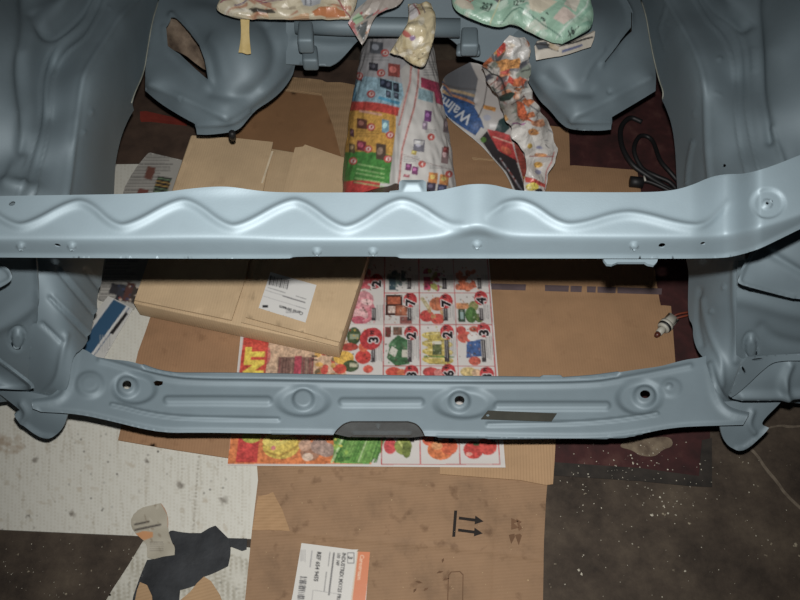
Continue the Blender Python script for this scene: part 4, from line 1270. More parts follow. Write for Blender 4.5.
tag(panel('newspaper', [(108, 296, 1), (114, 298.5, 1), (133, 308.5, 1), (104, 358, 1), (78, 356, 1), (70, 345, 1)], flat(lambda X, Y: .0125 + .001 * vnoise(X, Y, 12)), M_GLOSS, None, canvas=cv, s=1.1, th=.0012, smooth=0),
    'white folded leaflet with a broad blue band near the left rail', 'newspaper')

# ---- scraps at the front left
M_RUB = noisy('black_rubber_scrap', [(.3, (30, 32, 35)), (.7, (54, 57, 60))], 24, 5, .6, .3)
tag(panel('rubber_scrap', [(168, 533), (171, 530), (180, 532), (190, 533, 1), (201, 533, 1), (209, 528, 1), (215.5, 525.5, 1), (222, 532), (229, 539, 1), (231, 552), (228, 566, 1), (214, 573), (203, 577, 1), (199, 584, 1), (188, 588), (180, 590, 1), (179, 600), (178, 640, 1), (130, 640, 1), (132, 600), (136, 588), (141, 574),
                           (147, 560, 1), (160, 558), (173, 553, 1), (175, 545, 1), (170, 541), (167.5, 537)], flat(lambda X, Y: .0062 + .002 * vnoise(X, Y, 18)), M_RUB, None, s=2.5, th=.0015, smooth=1),
    'torn black rubber piece lying on the white board, front left', 'scrap')
tag(panel('strip_scrap', [(226, 538, 1), (247, 538.5, 1), (246.5, 549.5, 1), (242, 551, 1), (229, 546, 1)], flat(.0052), M_RUB, None, s=4, th=.0012, smooth=0), 'small black strip between the rubber piece and the front carton', 'scrap')
cv = Canvas(125, 498, 180, 562, (176, 168, 146), 4)
cv.dashes(135, 524.5, 14, -12, 2.0, (88, 80, 72)); cv.dashes(135, 530, 26, -12, 2.2, (88, 80, 72))
for k in range(30):
    cv.ell(random.uniform(130, 172), random.uniform(503, 555), random.uniform(1, 4), random.uniform(.6, 1.5), random.choice([(150, 140, 116), (196, 188, 166), (130, 112, 88)]), random.uniform(0, 90), .5)
cv.poly([(135, 534), (143, 531), (153, 532), (153, 537), (144, 540.5), (137, 536.5)], (206, 142, 82))
cv.fine(150, 542, 166, 552, (120, 110, 96), 0, 2.2)
cv.line([(162, 504), (168, 515), (168, 527)], 1.2, (186, 130, 92))
tag(panel('paper_scrap', [(131, 517), (140, 508), (152, 505), (161, 503, 1), (166, 510), (168.5, 520), (168, 530), (172, 543), (175, 547), (174.5, 555, 1), (160, 557), (153, 559.5), (147, 557, 1), (147, 545), (144, 541, 1), (136, 534, 1), (131, 527)],
          flat(lambda X, Y: .0066 + .004 * vnoise(X, Y, 12)), M_PRINT, None, canvas=cv, s=1.1, th=.0008, smooth=1), 'crumpled tan paper scrap with small print beside the black rubber', 'scrap')
tag(panel('cardboard_scrap', [(204, 576.5, 1), (211, 581, 1), (220, 595), (222, 601, 1), (218, 640, 1), (180, 640, 1), (178, 602, 1), (190, 592), (197, 583, 1)], flat(.0085), M_TEAR, None, s=3, th=.002, smooth=0), 'pale torn cardboard scrap at the right foot of the black rubber', 'scrap')
tag(panel('cardboard_scrap', [(140, 582, 1), (147, 585), (152, 596), (154, 640, 1), (134, 640, 1), (135, 600), (137, 590)], flat(.0090), M_TEAR, None, s=3, th=.002, smooth=0), 'narrow torn cardboard scrap on the left of the black rubber', 'scrap')

# ---- paint chips scattered over the concrete
def flecks(name, spots, mat, label, cat):
    V, F = [], []
    for x, y, r, z in spots:
        c = pt(x, y, z)
        a0 = random.uniform(0, 6.3); n = random.choice((3, 4, 5))
        b = len(V)
        for k in range(n):
            a = a0 + 6.283 * k / n
            V.append(c + np.array([math.cos(a) * r * random.uniform(.4, 1.3), math.sin(a) * r * random.uniform(.4, 1.3), 0]))
        V.append(c + np.array([0, 0, r * .5]))
        F += [(b + k, b + (k + 1) % n, b + n) for k in range(n)]
        F.append(tuple(b + k for k in range(n - 1, -1, -1)))
    o = raw_mesh(name, V, F, mat, None, False)
    return tag(o, label, cat, kind='stuff')
sp = []
for k in range(190):
    x = random.gauss(640, 48); y = random.gauss(470, 34)
    if y > 440 and x > 556 and x < 790:
        sp.append((x, y, random.uniform(.0006, .0019), .0045 if y < 488 else .0005))
for k in range(60):
    x, y = random.uniform(550, 795), random.uniform(455, 598)
    sp.append((x, y, random.uniform(.0005, .0016), .0045 if (y < 488 and x < 712) else .0005))
for k in range(60):
    sp.append((random.uniform(2, 138), random.uniform(538, 598), random.uniform(.0005, .0013), .0005))
for (x, y) in ((632, 458), (631, 455), (633, 463), (660, 497), (664, 506), (652, 515), (668, 513), (676, 515), (579, 570), (582, 574), (685, 571), (589, 477), (588, 474)):
    sp.append((x, y, .003, .004 if y < 488 else .0006))
flecks('paint_chips', sp, plain('white_chip', (196, 190, 172), .7), 'white paint chips scattered over the dirty floor and mat on the right', 'debris')
sp = [(random.uniform(262, 540), random.uniform(466, 598), random.uniform(.0005, .0015), .0047) for k in range(60)]
flecks('sawdust', sp, plain('tan_chip', (206, 180, 140), .8), 'tan crumbs on the front carton', 'debris')

# ================================================================== WRAPPINGS AND WIRES
def to_pix(P):
    q = P - C0
    dz = q @ FWD
    return 400 + FPX * (q @ RT) / dz, 300 - FPX * (q @ UP) / dz

# ---- the newspaper covered roll
cv = Canvas(335, 30, 465, 230, (206, 202, 196), 4)
# left page
def band(y, k=.16):
    """a print line that curves round the roll"""
    return [(x, y - 5 + .0045 * (x - 372) ** 2 * .9 + (x - 372) * .10) for x in np.arange(340, 412, 4)]
def area(y0, y1, c, x0=338, x1=400):
    t = [p for p in band(y0) if x0 <= p[0] <= x1]; b_ = [p for p in band(y1) if x0 <= p[0] <= x1]
    cv.poly(t + b_[::-1], c)
area(40, 82, (176, 174, 176), 338, 410)
area(82, 108, (150, 190, 206), 338, 406)
area(84, 108, (96, 150, 178), 338, 356)
area(107, 116, (212, 62, 48), 338, 404); area(116, 157, (222, 164, 44), 338, 398); area(157, 186, (74, 148, 62), 338, 394); area(186, 232, (204, 50, 42), 338, 380)
cv.dashes(360, 111, 22, 10, 2.2, (232, 170, 150))
for (x, y, w, h, c) in ((370, 41, 13, 12, (100, 104, 112)), (369, 62, 9, 8, (60, 60, 68)), (388, 63, 12, 13, (160, 74, 66)), (357, 72, 5, 8, (110, 70, 70)), (380, 78, 6, 9, (40, 48, 66)), (386, 80, 6, 9, (50, 54, 70)), (393, 82, 6, 9, (46, 50, 64)), (386, 90, 5, 7, (60, 66, 80)), (394, 92, 5, 6, (60, 66, 80)),
                        (357, 118, 10, 10, (112, 66, 54)), (382, 119, 7, 13, (120, 168, 190)), (350, 128, 4, 8, (96, 60, 70)), (357, 140, 9, 10, (140, 50, 70)), (376, 143, 10, 16, (92, 74, 60)), (349, 143, 6, 9, (110, 90, 60))):
    cv.poly([(x, y), (x + w, y + 1.6), (x + w, y + h + 1.6), (x, y + h)], c)
    cv.ell(x + w * .4, y + h * .5, w * .3, h * .25, tuple(np.minimum(np.array(c) * 1.5 + 20, 255)), 20)
for (x, y) in ((385, 53), (381, 73), (371, 94), (371, 127), (390, 135), (368, 149), (388, 159), (353, 161), (359, 76)):
    cv.ell(x, y, 4.2, 3.8, (206, 70, 62)); cv.ell(x + .3, y, 2.6, 2.2, (236, 206, 196)); cv.ell(x + .5, y, 1.1, 1.3, (190, 50, 50))
cv.poly([(379, 96), (400, 102), (399, 105), (378, 99)], (70, 160, 196))
for k, y in enumerate((164, 169, 173, 178, 182)):
    cv.line([(358 - k, y), (384, y + 5)], 1.3, (170, 208, 130), .8)
cv.fine(352, 54, 392, 62, (140, 138, 140), 10, 3)
cv.fine(356, 131, 382, 138, (150, 110, 40), 10, 2.5)
# gutter and right page
cv.poly([(410, 30), (414, 60), (411, 85), (406, 105), (400, 125), (396, 150), (392, 230), (465, 230), (465, 30)], (214, 210, 204))
cv.poly([(400, 70), (404, 95), (399, 110), (395, 135), (390, 175), (388, 230), (394, 230), (396, 180), (400, 140), (405, 112), (412, 86), (411, 60)], (196, 192, 186))
cv.line([(411.5, 62), (410, 82), (404, 105), (399, 125)], 2.0, (206, 142, 134))
cv.line([(419, 60), (418, 85), (414, 108), (408, 128), (402, 150), (398, 192)], 2.0, (206, 140, 132))
cv.poly([(421, 77), (443, 84), (450, 108), (436, 103), (434, 92), (421, 87)], (186, 54, 92)); cv.poly([(419, 88), (433, 92), (433, 103), (418, 99)], (150, 186, 196))
cv.fine(424, 62, 438, 76, (150, 148, 148), 0, 2.6)
for (x, y, w, h, c) in ((424, 110, 7, 11, (122, 66, 128)), (422, 121, 5, 8, (160, 140, 160)), (443, 118, 6, 14, (130, 110, 116)), (413, 139, 11, 12, (126, 124, 136)), (414, 140, 9, 4, (214, 212, 210)), (411, 150, 5, 4, (206, 178, 80)), (441, 147, 7, 16, (150, 120, 120)), (443, 146, 5, 6, (150, 60, 60)),
                        (405, 163, 6, 7, (128, 60, 110)), (411.5, 166, 6, 8, (140, 70, 120)), (403, 174, 6, 2.5, (200, 110, 120)), (428, 172, 9, 11, (224, 140, 56)), (439, 174, 9, 11, (226, 146, 62)), (426, 182, 9, 9, (74, 66, 84)), (437, 184, 9, 9, (70, 74, 104))):
    cv.poly([(x + 1, y), (x + w + 1, y + 1.2), (x + w, y + h + 1.2), (x, y + h)], c)
    cv.ell(x + w * .5, y + h * .45, w * .28, h * .2, tuple(np.minimum(np.array(c) * 1.35 + 25, 255)))
for (x, y) in ((431, 137), (422, 164), (449, 174)):
    cv.ell(x, y, 3.8, 3.6, (214, 84, 72)); cv.text('4', x - 1.4, y + 1.8, 5, 8, (240, 214, 206), 2)
cv.fine(426, 130, 438, 134, (160, 158, 156), 0, 2); cv.fine(404, 157, 420, 162, (160, 158, 156), 0, 2); cv.fine(430, 166, 447, 170, (160, 158, 156), 0, 2)
cv.line([(402, 154), (424, 162), (456, 171)], .6, (170, 150, 146))

cv.grain(.22, 1.0)
ys = np.arange(34, 224, 1.0)
xl = np.interp(ys, [34, 40, 50, 80, 115, 150, 192, 224], [370, 367, 363, 356.5, 350.5, 345.5, 342.5, 341])
xr = np.interp(ys, [34, 45, 70, 100, 130, 160, 190, 224], [431, 433, 436.5, 441.5, 447.5, 452, 455.5, 458])
zc = np.interp(ys, [34, 224], [.215, .205])
cen = at((xl + xr) / 2, ys, zc)
dep = (cen - C0) @ FWD
rad = (xr - xl) / 2 * dep / FPX
ax = cen[-1] - cen[0]; ax /= np.linalg.norm(ax)
nrm = np.cross(ax, RT); nrm = nrm / np.linalg.norm(nrm)
if nrm[2] < 0: nrm = -nrm
NS = 380
V, Cc = [], []
for i in range(len(ys)):
    a = np.linspace(0, 2 * math.pi, NS, endpoint=False)
    base = cen[i] + rad[i] * (np.cos(a)[:, None] * RT + np.sin(a)[:, None] * nrm)
    wr = .0035 * (vnoise(a * 9 + 5, np.full(NS, ys[i] * .10), 1.0, 2) - .5) + .0025 * (vnoise(a * 5 + ys[i] * .05, np.full(NS, ys[i] * .02), 1.0, 1) - .5)
    wr += .006 * np.exp(-((a - (1.62 - .0 * i)) / .05) ** 2) * sm((ys[i] - 85) / 40)
    V.append(base + wr[:, None] * (np.cos(a)[:, None] * RT + np.sin(a)[:, None] * nrm))
V = np.concatenate(V)
px, py = to_pix(V)
col = cv.sample(px, py)
F = []
for i in range(len(ys) - 1):
    for k in range(NS):
        F.append((i * NS + k, i * NS + (k + 1) % NS, (i + 1) * NS + (k + 1) % NS, (i + 1) * NS + k))
F.append(tuple(range(NS))); F.append(tuple((len(ys) - 1) * NS + k for k in range(NS - 1, -1, -1)))
roll = raw_mesh('newspaper_roll', V, F, M_PRINT, None, True, col)
tag(roll, 'thick roll wrapped in colourful flyer pages, running back from the upper tie bar', 'wrapped part')

# ---- hanging sheets
cv = Canvas(435, 55, 545, 215, (196, 192, 186), 4)
cv.poly([(436, 80), (452, 66), (470, 60), (478, 80), (476, 104), (462, 100)], (112, 116, 122))
for k, c in enumerate(((176, 150, 110), (70, 84, 110), (186, 124, 76), (60, 84, 120), (196, 160, 110), (70, 100, 140))):
    cv.line([(441 + k * .6, 84 + k * 3.2 - 6), (447 + k * 2.2, 90 + k * 2.4), (462 + k * 2, 93 + k * 3), (474, 96 + k * 3.4)], 2.2, c)
cv.poly([(440, 93), (448, 95), (462, 99), (472, 103), (482, 122), (484, 128), (476, 136), (462, 127), (448, 117), (440, 108)], (44, 90, 150))
cv.poly([(440, 104), (448, 117), (462, 128), (477, 138), (474, 141), (440, 114)], (206, 204, 198))
cv.poly([(481, 127), (485, 130), (478, 139), (474, 137)], (206, 204, 198))
cv.text('Walmart', 473.2, 116.6, 15.5, 216, (206, 212, 218), 1, False, .92)
cv.poly([(478, 78), (489, 86), (503, 108), (507, 118), (497, 128), (489, 130), (480, 112), (474, 100)], (190, 186, 182))
cv.poly([(484, 105), (496, 108), (495, 112), (483, 109)], (206, 140, 50)); cv.line([(488, 80), (484, 104), (478, 118)], 1, (90, 84, 84)); cv.ell(487, 118, 4, 3, (170, 174, 190))
cv.poly([(499, 120), (506, 116), (510, 128), (503, 135), (495, 131)], (40, 70, 70))
cv.poly([(487, 129), (496, 131), (510, 135), (514, 150), (518, 163), (504, 156), (494, 145)], (196, 48, 44)); cv.line([(493, 137), (512, 143)], 1.2, (226, 170, 150)); cv.ell(506, 150, 6, 3, (220, 100, 60), 30)
cv.poly([(480, 139), (487, 131), (498, 150), (516, 160), (526, 190), (530, 215), (512, 215), (510, 190), (498, 165)], (52, 46, 48))
cv.ell(483.5, 140, 3, 3, (96, 140, 60))
for k in range(16):
    cv.line([(500 + k * 1.4, 158 + k * 2), (503 + k * 1.5, 163 + k * 2.2)], 1, random.choice([(180, 176, 178), (150, 70, 60), (110, 110, 120)]))
cv.poly([(510, 120), (526, 160), (532, 190), (526, 190), (515, 150)], (150, 60, 46))
cv.poly([(524, 176), (536, 182), (540, 205), (526, 205)], (222, 200, 50)); cv.line([(528, 184), (537, 196)], 2, (200, 60, 50))
cv.line([(449, 119), (464, 132), (478, 143), (493, 159), (505, 173), (514, 190), (517, 212)], 2.6, (206, 204, 200))
cv.grain(.25, 1.3)
pageS = tps([(441, 86, .10), (449, 118, .035), (478, 142, .03), (505, 172, .028), (515, 210, .026), (470, 63, .22), (456, 69, .18), (480, 95, .13), (500, 125, .06), (520, 165, .035), (530, 205, .024), (462, 100, .10)])
tag(panel('newspaper_page', [(440, 100), (440.5, 88, 1), (443, 77), (456, 69), (470, 62, 1), (484, 64), (500, 90), (515, 120), (528, 150), (534, 180), (537, 214, 1), (516.5, 214, 1), (514, 190), (505, 172.5), (493, 158.5), (478, 142.5), (464, 131.5), (449, 119), (443, 111)],
          pageS, M_GLOSS, None, canvas=cv, s=1.0, th=.0012, feats=[crumple(26, .004, 2, 3), ridge([(440, 92), (455, 97), (475, 102)], 3, .004), ridge([(440, 86), (458, 91), (474, 92)], 2, -.003)]),
    'flyer page with a blue store name band, curving down right of the roll', 'newspaper')

cv = Canvas(475, 25, 565, 215, (208, 204, 196), 4)
cols = [(222, 112, 48), (214, 60, 44), (226, 160, 70), (64, 66, 76), (96, 96, 104), (140, 150, 136), (214, 206, 196), (190, 186, 180), (150, 146, 142), (50, 54, 54)]
r_ = random.Random(5)
for k in range(95):
    x, y = r_.uniform(484, 545), r_.uniform(40, 126)
    a_ = r_.uniform(-1.2, .4); l = r_.uniform(3, 9); w = r_.uniform(2, 5)
    c, s_ = math.cos(a_), math.sin(a_)
    cv.poly([(x + c * l - s_ * w, y + s_ * l + c * w), (x + c * l + s_ * w, y + s_ * l - c * w), (x - c * l + s_ * w, y - s_ * l - c * w), (x - c * l - s_ * w, y - s_ * l + c * w)], r_.choice(cols), r_.uniform(.6, 1))
for k in range(60):
    x, y = r_.uniform(484, 550), r_.uniform(40, 150)
    a_ = r_.uniform(-1.3, 1.0); l = r_.uniform(3, 10)
    cv.line([(x, y), (x + math.cos(a_) * l, y + math.sin(a_) * l)], r_.uniform(.5, 1.3), r_.choice([(36, 38, 40), (60, 54, 52), (226, 222, 214), (150, 60, 50), (96, 98, 110)]), .85)
cv.poly([(497, 50), (503, 42), (508, 44), (504, 51), (498, 56)], (212, 60, 42))
cv.poly([(506, 37), (526, 38), (529, 60), (500, 62), (506, 50)], (196, 194, 190), .8)
cv.poly([(496, 61), (520, 58), (520, 69), (500, 72)], (222, 150, 66))
cv.poly([(509, 77), (514, 79), (513, 84), (507, 82)], (214, 70, 44)); cv.poly([(520, 77), (526, 79), (524, 89), (521, 85)], (222, 96, 46))
cv.poly([(521, 90), (530, 88), (532, 99), (528, 100)], (230, 228, 222))
cv.poly([(497, 96), (506, 93), (516, 95), (510, 100), (500, 101)], (52, 74, 66))
cv.poly([(516, 100), (524, 104), (528, 116), (534, 122), (526, 124), (518, 116)], (224, 100, 40))
cv.line([(483, 66), (492, 74), (500, 76), (505, 84), (506, 93)], 1.4, (40, 44, 46)); cv.line([(512, 104), (526, 97)], 1.2, (80, 50, 50)); cv.line([(512, 124), (530, 127)], 1.4, (170, 90, 150))
cv.poly([(512, 130), (528, 125), (546, 128), (548, 138), (536, 150), (520, 146)], (226, 222, 214))
cv.ell(534, 133, 5, 4, (226, 150, 66)); cv.ell(530, 146, 3, 2.5, (222, 180, 60)); cv.ell(540, 148, 3, 2, (150, 150, 180))
cv.poly([(526, 150), (558, 148), (548, 200), (530, 200)], (214, 208, 200))
cv.line([(530, 156.5), (553, 156.5)], 1, (196, 70, 66)); cv.line([(553, 152), (544, 190)], 1, (196, 90, 84))
cv.ell(540, 155, 5, 2, (214, 140, 70)); cv.ell(540, 165, 4.5, 3, (222, 166, 56)); cv.ell(539, 172, 4, 2.5, (140, 140, 170))
cv.poly([(525, 176), (545, 184), (545, 188), (526, 182)], (206, 70, 52)); cv.ell(532, 187, 6, 4, (224, 204, 56)); cv.ell(538, 191, 4, 2, (60, 56, 60))
cv.grain(.4, 1.2)
crS = tps([(509, 36, .44), (526, 38, .43), (490, 57, .40), (484, 66, .36), (505, 75, .37), (529, 66, .38), (497, 97, .28), (515, 100, .30), (533, 98, .28), (506, 115, .22), (530, 120, .24), (549, 124, .18), (520, 145, .17), (556, 150, .13), (528, 172, .12), (548, 185, .09), (535, 212, .075)])
tag(panel('crumpled_newspaper', [(509, 35.5, 1), (518, 38), (525.5, 37, 1), (530, 44), (528, 57), (531.5, 66, 1), (527, 79), (531.5, 90, 1), (532, 99), (538, 106), (543, 114), (550, 125), (553, 141), (557, 148.5, 1), (555, 159), (550, 175), (545, 190), (541, 213, 1), (527, 213, 1), (524, 188), (526, 172), (526, 155), (519, 145), (512, 131), (505, 115), (500, 103), (496, 96), (491, 84), (485, 74), (481, 67, 1), (488, 58), (499, 48)],
          crS, M_GLOSS, None, canvas=cv, s=1.0, th=.0012, smooth=1, feats=[crumple(11, .010, 3, 11), crumple(22, .012, 2, 4)], shade_smooth=False),
    'crumpled grocery flyer with orange prints hanging from the right mount tower', 'newspaper')

# ---- wrapped bundles on the rear crossmember
cv = Canvas(445, -25, 605, 50, (150, 192, 166), 4)
r_ = random.Random(9)
for k in range(60):
    x, y = r_.uniform(450, 596), r_.uniform(-20, 44)
    a_ = r_.uniform(.2, 1.0); l = r_.uniform(6, 18); w = r_.uniform(1.5, 5); c, s_ = math.cos(a_), math.sin(a_)
    cv.poly([(x + c * l - s_ * w, y - s_ * l - c * w), (x + c * l + s_ * w, y - s_ * l + c * w), (x - c * l, y + s_ * l)], r_.choice([(176, 208, 184), (120, 170, 146), (192, 214, 196), (140, 184, 160), (206, 206, 190)]), .7)
cv.poly([(488, 0), (508, -8), (512, 2), (498, 6)], (92, 84, 90))
cv.poly([(528, 6), (545, 0), (556, 6), (540, 16), (530, 14)], (206, 196, 170))
cv.poly([(552, 22), (562, 12), (575, 20), (562, 30)], (208, 190, 176)); cv.poly([(562, 10), (572, -8), (582, -4), (574, 16)], (204, 198, 180))
cv.poly([(454, 6), (462, 2), (472, 8), (474, 14), (462, 12)], (190, 182, 160)); cv.line([(456, 2), (470, 6), (484, -6)], 1, (170, 84, 74))
cv.text('257', 480.5, 10.5, 8.5, 18, (44, 58, 52), 2, False, .85); cv.line([(480, 11.5), (488, 14.5)], .9, (50, 60, 56)); cv.text('9', 489.5, 9, 4.5, 18, (44, 58, 52), 2)
cv.text('12', 513.5, 10.5, 7, 2, (44, 58, 52), 2, False, .8); cv.text('99', 520, 8, 4, 2, (44, 58, 52), 1)
cv.text('3', 543.5, 24, 7, -55, (44, 58, 52), 2); cv.text('9', 547, 18.5, 4.5, -55, (44, 58, 52), 1)
cv.text('16', 569, 40, 8, -42, (40, 50, 48), 2, False, .9); cv.line([(567, 39), (577, 31)], .8, (60, 70, 64))
cv.line([(556, 40), (585, 10), (590, -6)], 1.4, (196, 214, 200)); cv.line([(500, 24), (520, 12), (540, 24), (560, 40)], 1.2, (90, 130, 112)); cv.line([(490, 24), (500, 4)], 1.2, (196, 196, 150))
gS = tps([(450, -20, .49), (595, -20, .52), (455, 8, .485), (500, 20, .48), (562, 42, .475), (592, 28, .485), (520, 0, .50)])
tag(panel('wrapped_bundle', [(452, -24, 1), (451, 0), (454, 9), (462, 15), (476, 21), (490, 25), (501, 25), (512, 24), (528, 30), (540, 36), (554, 42), (562, 44.5, 1), (576, 37), (590, 30), (593, 22), (593.5, 10), (590, 0), (594, -24, 1)], gS, M_GLOSS, None, canvas=cv, s=1.2, th=.02,
          feats=[crumple(17, .010, 3, 21), crumple(40, .010, 2, 23)], puff=(.012, 10), shade_smooth=False), 'green printed newspaper bundled over the right end of the rear crossmember', 'wrapped part')
cv = Canvas(525, 25, 605, 65, (190, 182, 166), 4)
cv.poly([(534, 43), (546, 41), (550, 48), (538, 50)], (70, 76, 82)); cv.line([(534, 43.5), (560, 46), (575, 42), (592, 37)], 1.8, (38, 36, 36)); cv.line([(546, 42), (549, 48), (558, 51)], 1.4, (40, 38, 36))
cv.poly([(562, 50), (582, 44), (583, 46), (562, 53)], (96, 104, 140)); cv.poly([(549, 42), (560, 47), (557, 51), (550, 48)], (170, 150, 116))
tag(panel('folded_newspaper', [(534, 42), (546, 40), (562, 46), (580, 39), (595, 31, 1), (594, 38), (591, 47, 1), (578, 51), (564, 55.5), (548, 58), (536, 60, 1)], tps([(534, 42, .43), (595, 32, .44), (591, 47, .415), (536, 60, .40), (562, 50, .42)]), M_GLOSS, None, canvas=cv, s=1.1, th=.006,
          feats=[crumple(14, .004, 2, 31)], smooth=1), 'folded black and white newspaper edge tucked under the green bundle', 'newspaper')

cv = Canvas(205, -25, 365, 28, (204, 192, 160), 4)
r_ = random.Random(4)
for k in range(70):
    x, y = r_.uniform(215, 356), r_.uniform(-20, 20)
    a_ = r_.uniform(-.5, .5); l = r_.uniform(5, 16); w = r_.uniform(.8, 3); c, s_ = math.cos(a_), math.sin(a_)
    cv.poly([(x + c * l - s_ * w, y + s_ * l + c * w), (x + c * l + s_ * w, y + s_ * l - c * w), (x - c * l, y - s_ * l)], r_.choice([(222, 212, 184), (186, 172, 138), (150, 136, 112), (228, 222, 204), (176, 110, 80), (206, 150, 100)]), .7)
cv.line([(222, 6), (240, 1), (262, 5), (285, 0)], 1.2, (150, 50, 90)); cv.line([(236, 10), (254, 2)], 1.0, (90, 60, 120)); cv.line([(334, -2), (342, 8), (350, 18)], 1.4, (160, 50, 70)); cv.line([(262, 7), (290, 3)], .8, (120, 60, 110))
cv.poly([(312, 14), (325, 10), (345, 12), (346, 18), (315, 18)], (196, 118, 60)); cv.poly([(250, 12), (275, 13), (278, 16), (255, 16)], (70, 64, 54)); cv.poly([(300, -2), (322, -2), (320, 8), (304, 8)], (176, 180, 184)); cv.line([(306, 0), (306, 7)], 1, (90, 90, 100)); cv.line([(311, 0), (311, 7)], 1, (90, 90, 100))
bS = tps([(216, 6, .475), (225, -20, .49), (360, -20, .50), (260, 18, .468), (350, 19, .468), (300, 0, .49)])
tag(panel('wrapped_bundle', [(216, 7), (219, 3), (226, -6), (232, -24, 1), (362, -24, 1), (356, 6), (350, 19.5, 1), (330, 19), (302, 20), (275, 19.5), (256, 19), (240, 19), (228, 16), (218, 11)], bS, M_GLOSS, None, canvas=cv, s=1.2, th=.02,
          feats=[crumple(16, .009, 3, 41), crumple(36, .007, 2, 43)], puff=(.012, 8), shade_smooth=False), 'cream newspaper bundled over the left end of the rear crossmember', 'wrapped part')
cv = Canvas(340, -25, 410, 50, (160, 150, 140), 4)
for k in range(40):
    x, y = r_.uniform(345, 400), r_.uniform(-18, 42)
    cv.line([(x, y), (x + r_.uniform(3, 9), y - r_.uniform(3, 9))], r_.uniform(1, 2.5), r_.choice([(176, 56, 64), (206, 196, 180), (120, 124, 120), (70, 84, 80), (190, 120, 70)]), .8)
cv.poly([(352, 18), (359, 12), (364, 20), (356, 25)], (160, 190, 150)); cv.line([(353, 20), (362, 16)], 1, (60, 130, 80)); cv.poly([(356, 28), (368, 20), (364, 42)], (86, 92, 92)); cv.poly([(347, 22), (352, 20), (358, 36), (354, 34)], (170, 90, 90))
tag(panel('paper_tail', [(348, 23, 1), (354, 11), (364, 2), (380, -10), (396, -24, 1), (412, -24, 1), (404, 0), (394, 7), (382, 12), (375, 15), (370, 28), (367, 38), (362, 45, 1), (355, 34)], tps([(348, 23, .47), (362, 44, .44), (375, 14, .48), (364, 2, .49), (405, -20, .51), (394, 6, .49)]), M_GLOSS, None, canvas=cv, s=1.1, th=.0015,
          feats=[crumple(13, .006, 2, 51)], shade_smooth=False), 'folded red and grey newspaper tail hanging left of the cream wrap', 'newspaper')
cv = Canvas(385, 0, 442, 72, (206, 190, 148), 4)
for k in range(45):
    x, y = r_.uniform(392, 434), r_.uniform(6, 66)
    cv.ell(x, y, r_.uniform(1.5, 5), r_.uniform(1, 3), r_.choice([(222, 210, 176), (190, 168, 116), (228, 222, 206), (200, 180, 130), (170, 150, 110)]), r_.uniform(0, 180), .6)
cv.poly([(408, 8), (416, 6), (418, 20), (410, 22)], (196, 190, 190)); cv.line([(414, 8), (419, 18)], 1.4, (150, 60, 60)); cv.line([(421, 8), (424, 17)], 1, (80, 70, 90)); cv.ell(408, 34, 4, 2.4, (190, 96, 84), 30); cv.ell(413, 37, 2.4, 2, (150, 120, 160)); cv.ell(423, 52, .8, .8, (40, 40, 40)); cv.ell(420, 57, .8, .6, (40, 40, 40)); cv.line([(418, 60), (423, 56)], .8, (150, 120, 70))
tag(panel('masked_fitting', [(408, 4, 1), (420, 5), (431, 4, 1), (436, 17), (435.5, 30), (433, 42), (428, 58), (425, 66), (421, 67.5), (414, 65), (408, 62), (401, 55, 1), (394, 55), (390, 52, 1), (397, 41), (404, 30), (409, 20)], tps([(408, 5, .46), (432, 5, .46), (434, 40, .44), (421, 67, .40), (391, 52, .41), (402, 55, .41), (412, 30, .46)]), M_GLOSS, None, canvas=cv, s=1.0, th=.02,
          feats=[crumple(11, .008, 3, 61)], puff=(.010, 7), shade_smooth=False), 'cream masking paper wrapped round a fitting above the roll', 'wrapped part')
M_TAPE = noisy('masking_tape', [(.3, (190, 166, 108)), (.7, (216, 194, 140))], 30, 4, .6, .2)
tag(panel('tape_strip', [(240.5, 17, 1), (249.5, 17, 1), (249, 34), (251, 53.5, 1), (247, 54.5), (242, 52.5), (238.5, 52.5, 1), (241.5, 36)], tps([(240, 17, .45), (250, 17, .45), (250, 54, .415), (239, 52, .415), (245, 36, .432)]), M_TAPE, None, s=1.5, th=.0012,
          feats=[ridge([(242, 18), (243, 50)], 2, .002, 0)]), 'strip of yellow masking tape hanging from the cream bundle', 'tape')

# ---- blade lying on the lower crossmember
bl = panel('utility_blade', [(487.5, 411.8, 1), (556.5, 414.6, 1), (551, 422.8, 1), (480.5, 420.4, 1)], lowsurf, plain('dull_blade_steel', (58, 58, 52), .75, .1), None, holes=[circ(487.5, 416.5, 1.6, 1.3)], s=1.8, th=.0008, smooth=0, off=.0055)
tag(bl, 'dark slanted snap-off blade lying on the lower crossmember', 'blade')

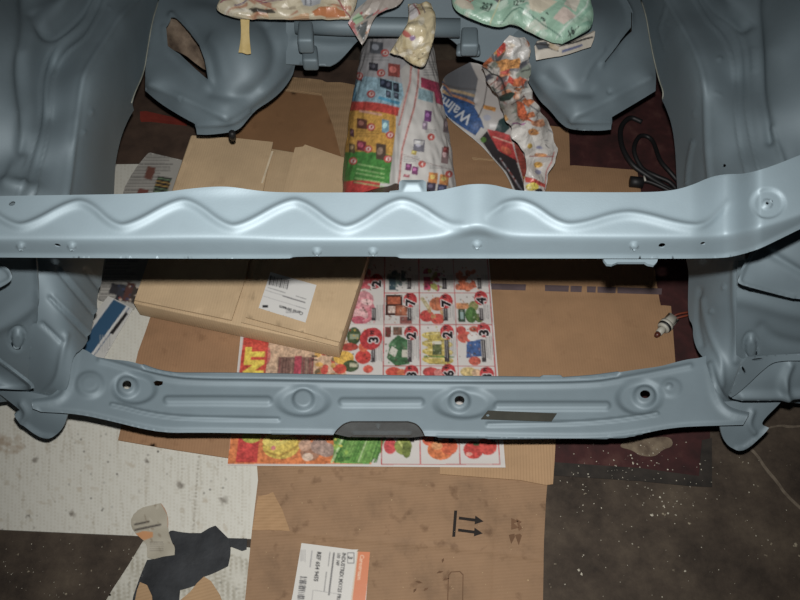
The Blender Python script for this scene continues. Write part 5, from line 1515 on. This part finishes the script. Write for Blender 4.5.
# ---- wiring
def wire(name, pix, r, mat, parent=None, n=40):
    P = curve3([pt(x, y, z) for x, y, z in pix], n)
    return tube(name, P, r, mat, parent, 8)
har = empty('wire_harness', pt(640, 180, .004))
tag(har, 'black wire loom with a plug, looped on the dark mat by the right rail', 'wiring')
wire('cable', [(690, 215, .012), (680, 196, .014), (664, 186, .02), (648, 176, .02), (632, 164, .03), (622, 146, .03), (621, 128, .02), (630, 118, .014), (642, 122, .012)], .0065, M_BLACK, har)
wire('cable', [(686, 205, .012), (672, 184, .022), (656, 176, .026), (642, 168, .022), (634, 150, .03), (640, 136, .02), (652, 140, .014), (660, 160, .03), (670, 172, .03), (682, 186, .014)], .0055, M_BLACK, har)
wire('cable', [(684, 200, .03), (668, 190, .035), (650, 182, .035), (640, 181, .03)], .0045, M_BLACK, har)
tube('plug', [pt(643, 183, .026), pt(636, 182, .026), pt(630, 181.5, .026)], .0135, M_BLACK, har, 12)
tube('clip', [pt(644, 176, .04), pt(645.5, 181, .04)], .0025, plain('pale_clip', (190, 186, 176), .5), har, 6)

con = empty('bulb_connector', pt(668, 323, .008))
tag(con, 'white plastic bulb connector with brown wires on the right carton', 'connector')
M_WP = plain('white_plastic', (180, 178, 166), .5)
a_, b_ = pt(673, 317.5, .022), pt(657, 335, .020)
ax_ = (b_ - a_) / np.linalg.norm(b_ - a_)
def along(t0, t1):
    return [a_ + (b_ - a_) * t for t in np.linspace(t0, t1, 3)]
tube('housing', along(0.0160, .48), [0.0124, 0.0124, 0.0120], M_WP, con, 6)
tube('seal_ring', along(.48, .56), [0.0148, 0.0148, 0.0148], M_BLACK, con, 16)
tube('flange', along(.36, .47), [0.0152, 0.0152, 0.0152], M_WP, con, 16)
tube('collar', along(.56, .64), [0.0136, 0.0136, 0.0128], M_WP, con, 16)
tube('nose', along(.64, .90), [0.0084, 0.0080, 0.0072], M_WP, con, 12)
tube('bulb', along(.90, 1.08), [0.0060, 0.0060, 0.0040], plain('red_brown_bulb', (84, 40, 30), .4), con, 12)
for sgn in (-1, 1):
    sd = np.cross(ax_, np.array([0, 0, 1])) * .0085 * sgn
    tube('latch', [a_ - ax_ * .004 + sd, a_ + ax_ * .018 + sd], 0.0044, M_WP, con, 4)
M_WIRE = plain('brown_wire', (122, 58, 40), .5)
wire('wire', [(671, 318, .024), (677, 314.5, .03), (686, 312.5, .03), (700, 311, .02)], .0022, M_WIRE, con, 20)
wire('wire', [(673, 319.5, .024), (679, 317.5, .03), (687, 315.5, .03), (700, 313, .02)], .0022, M_WIRE, con, 20)
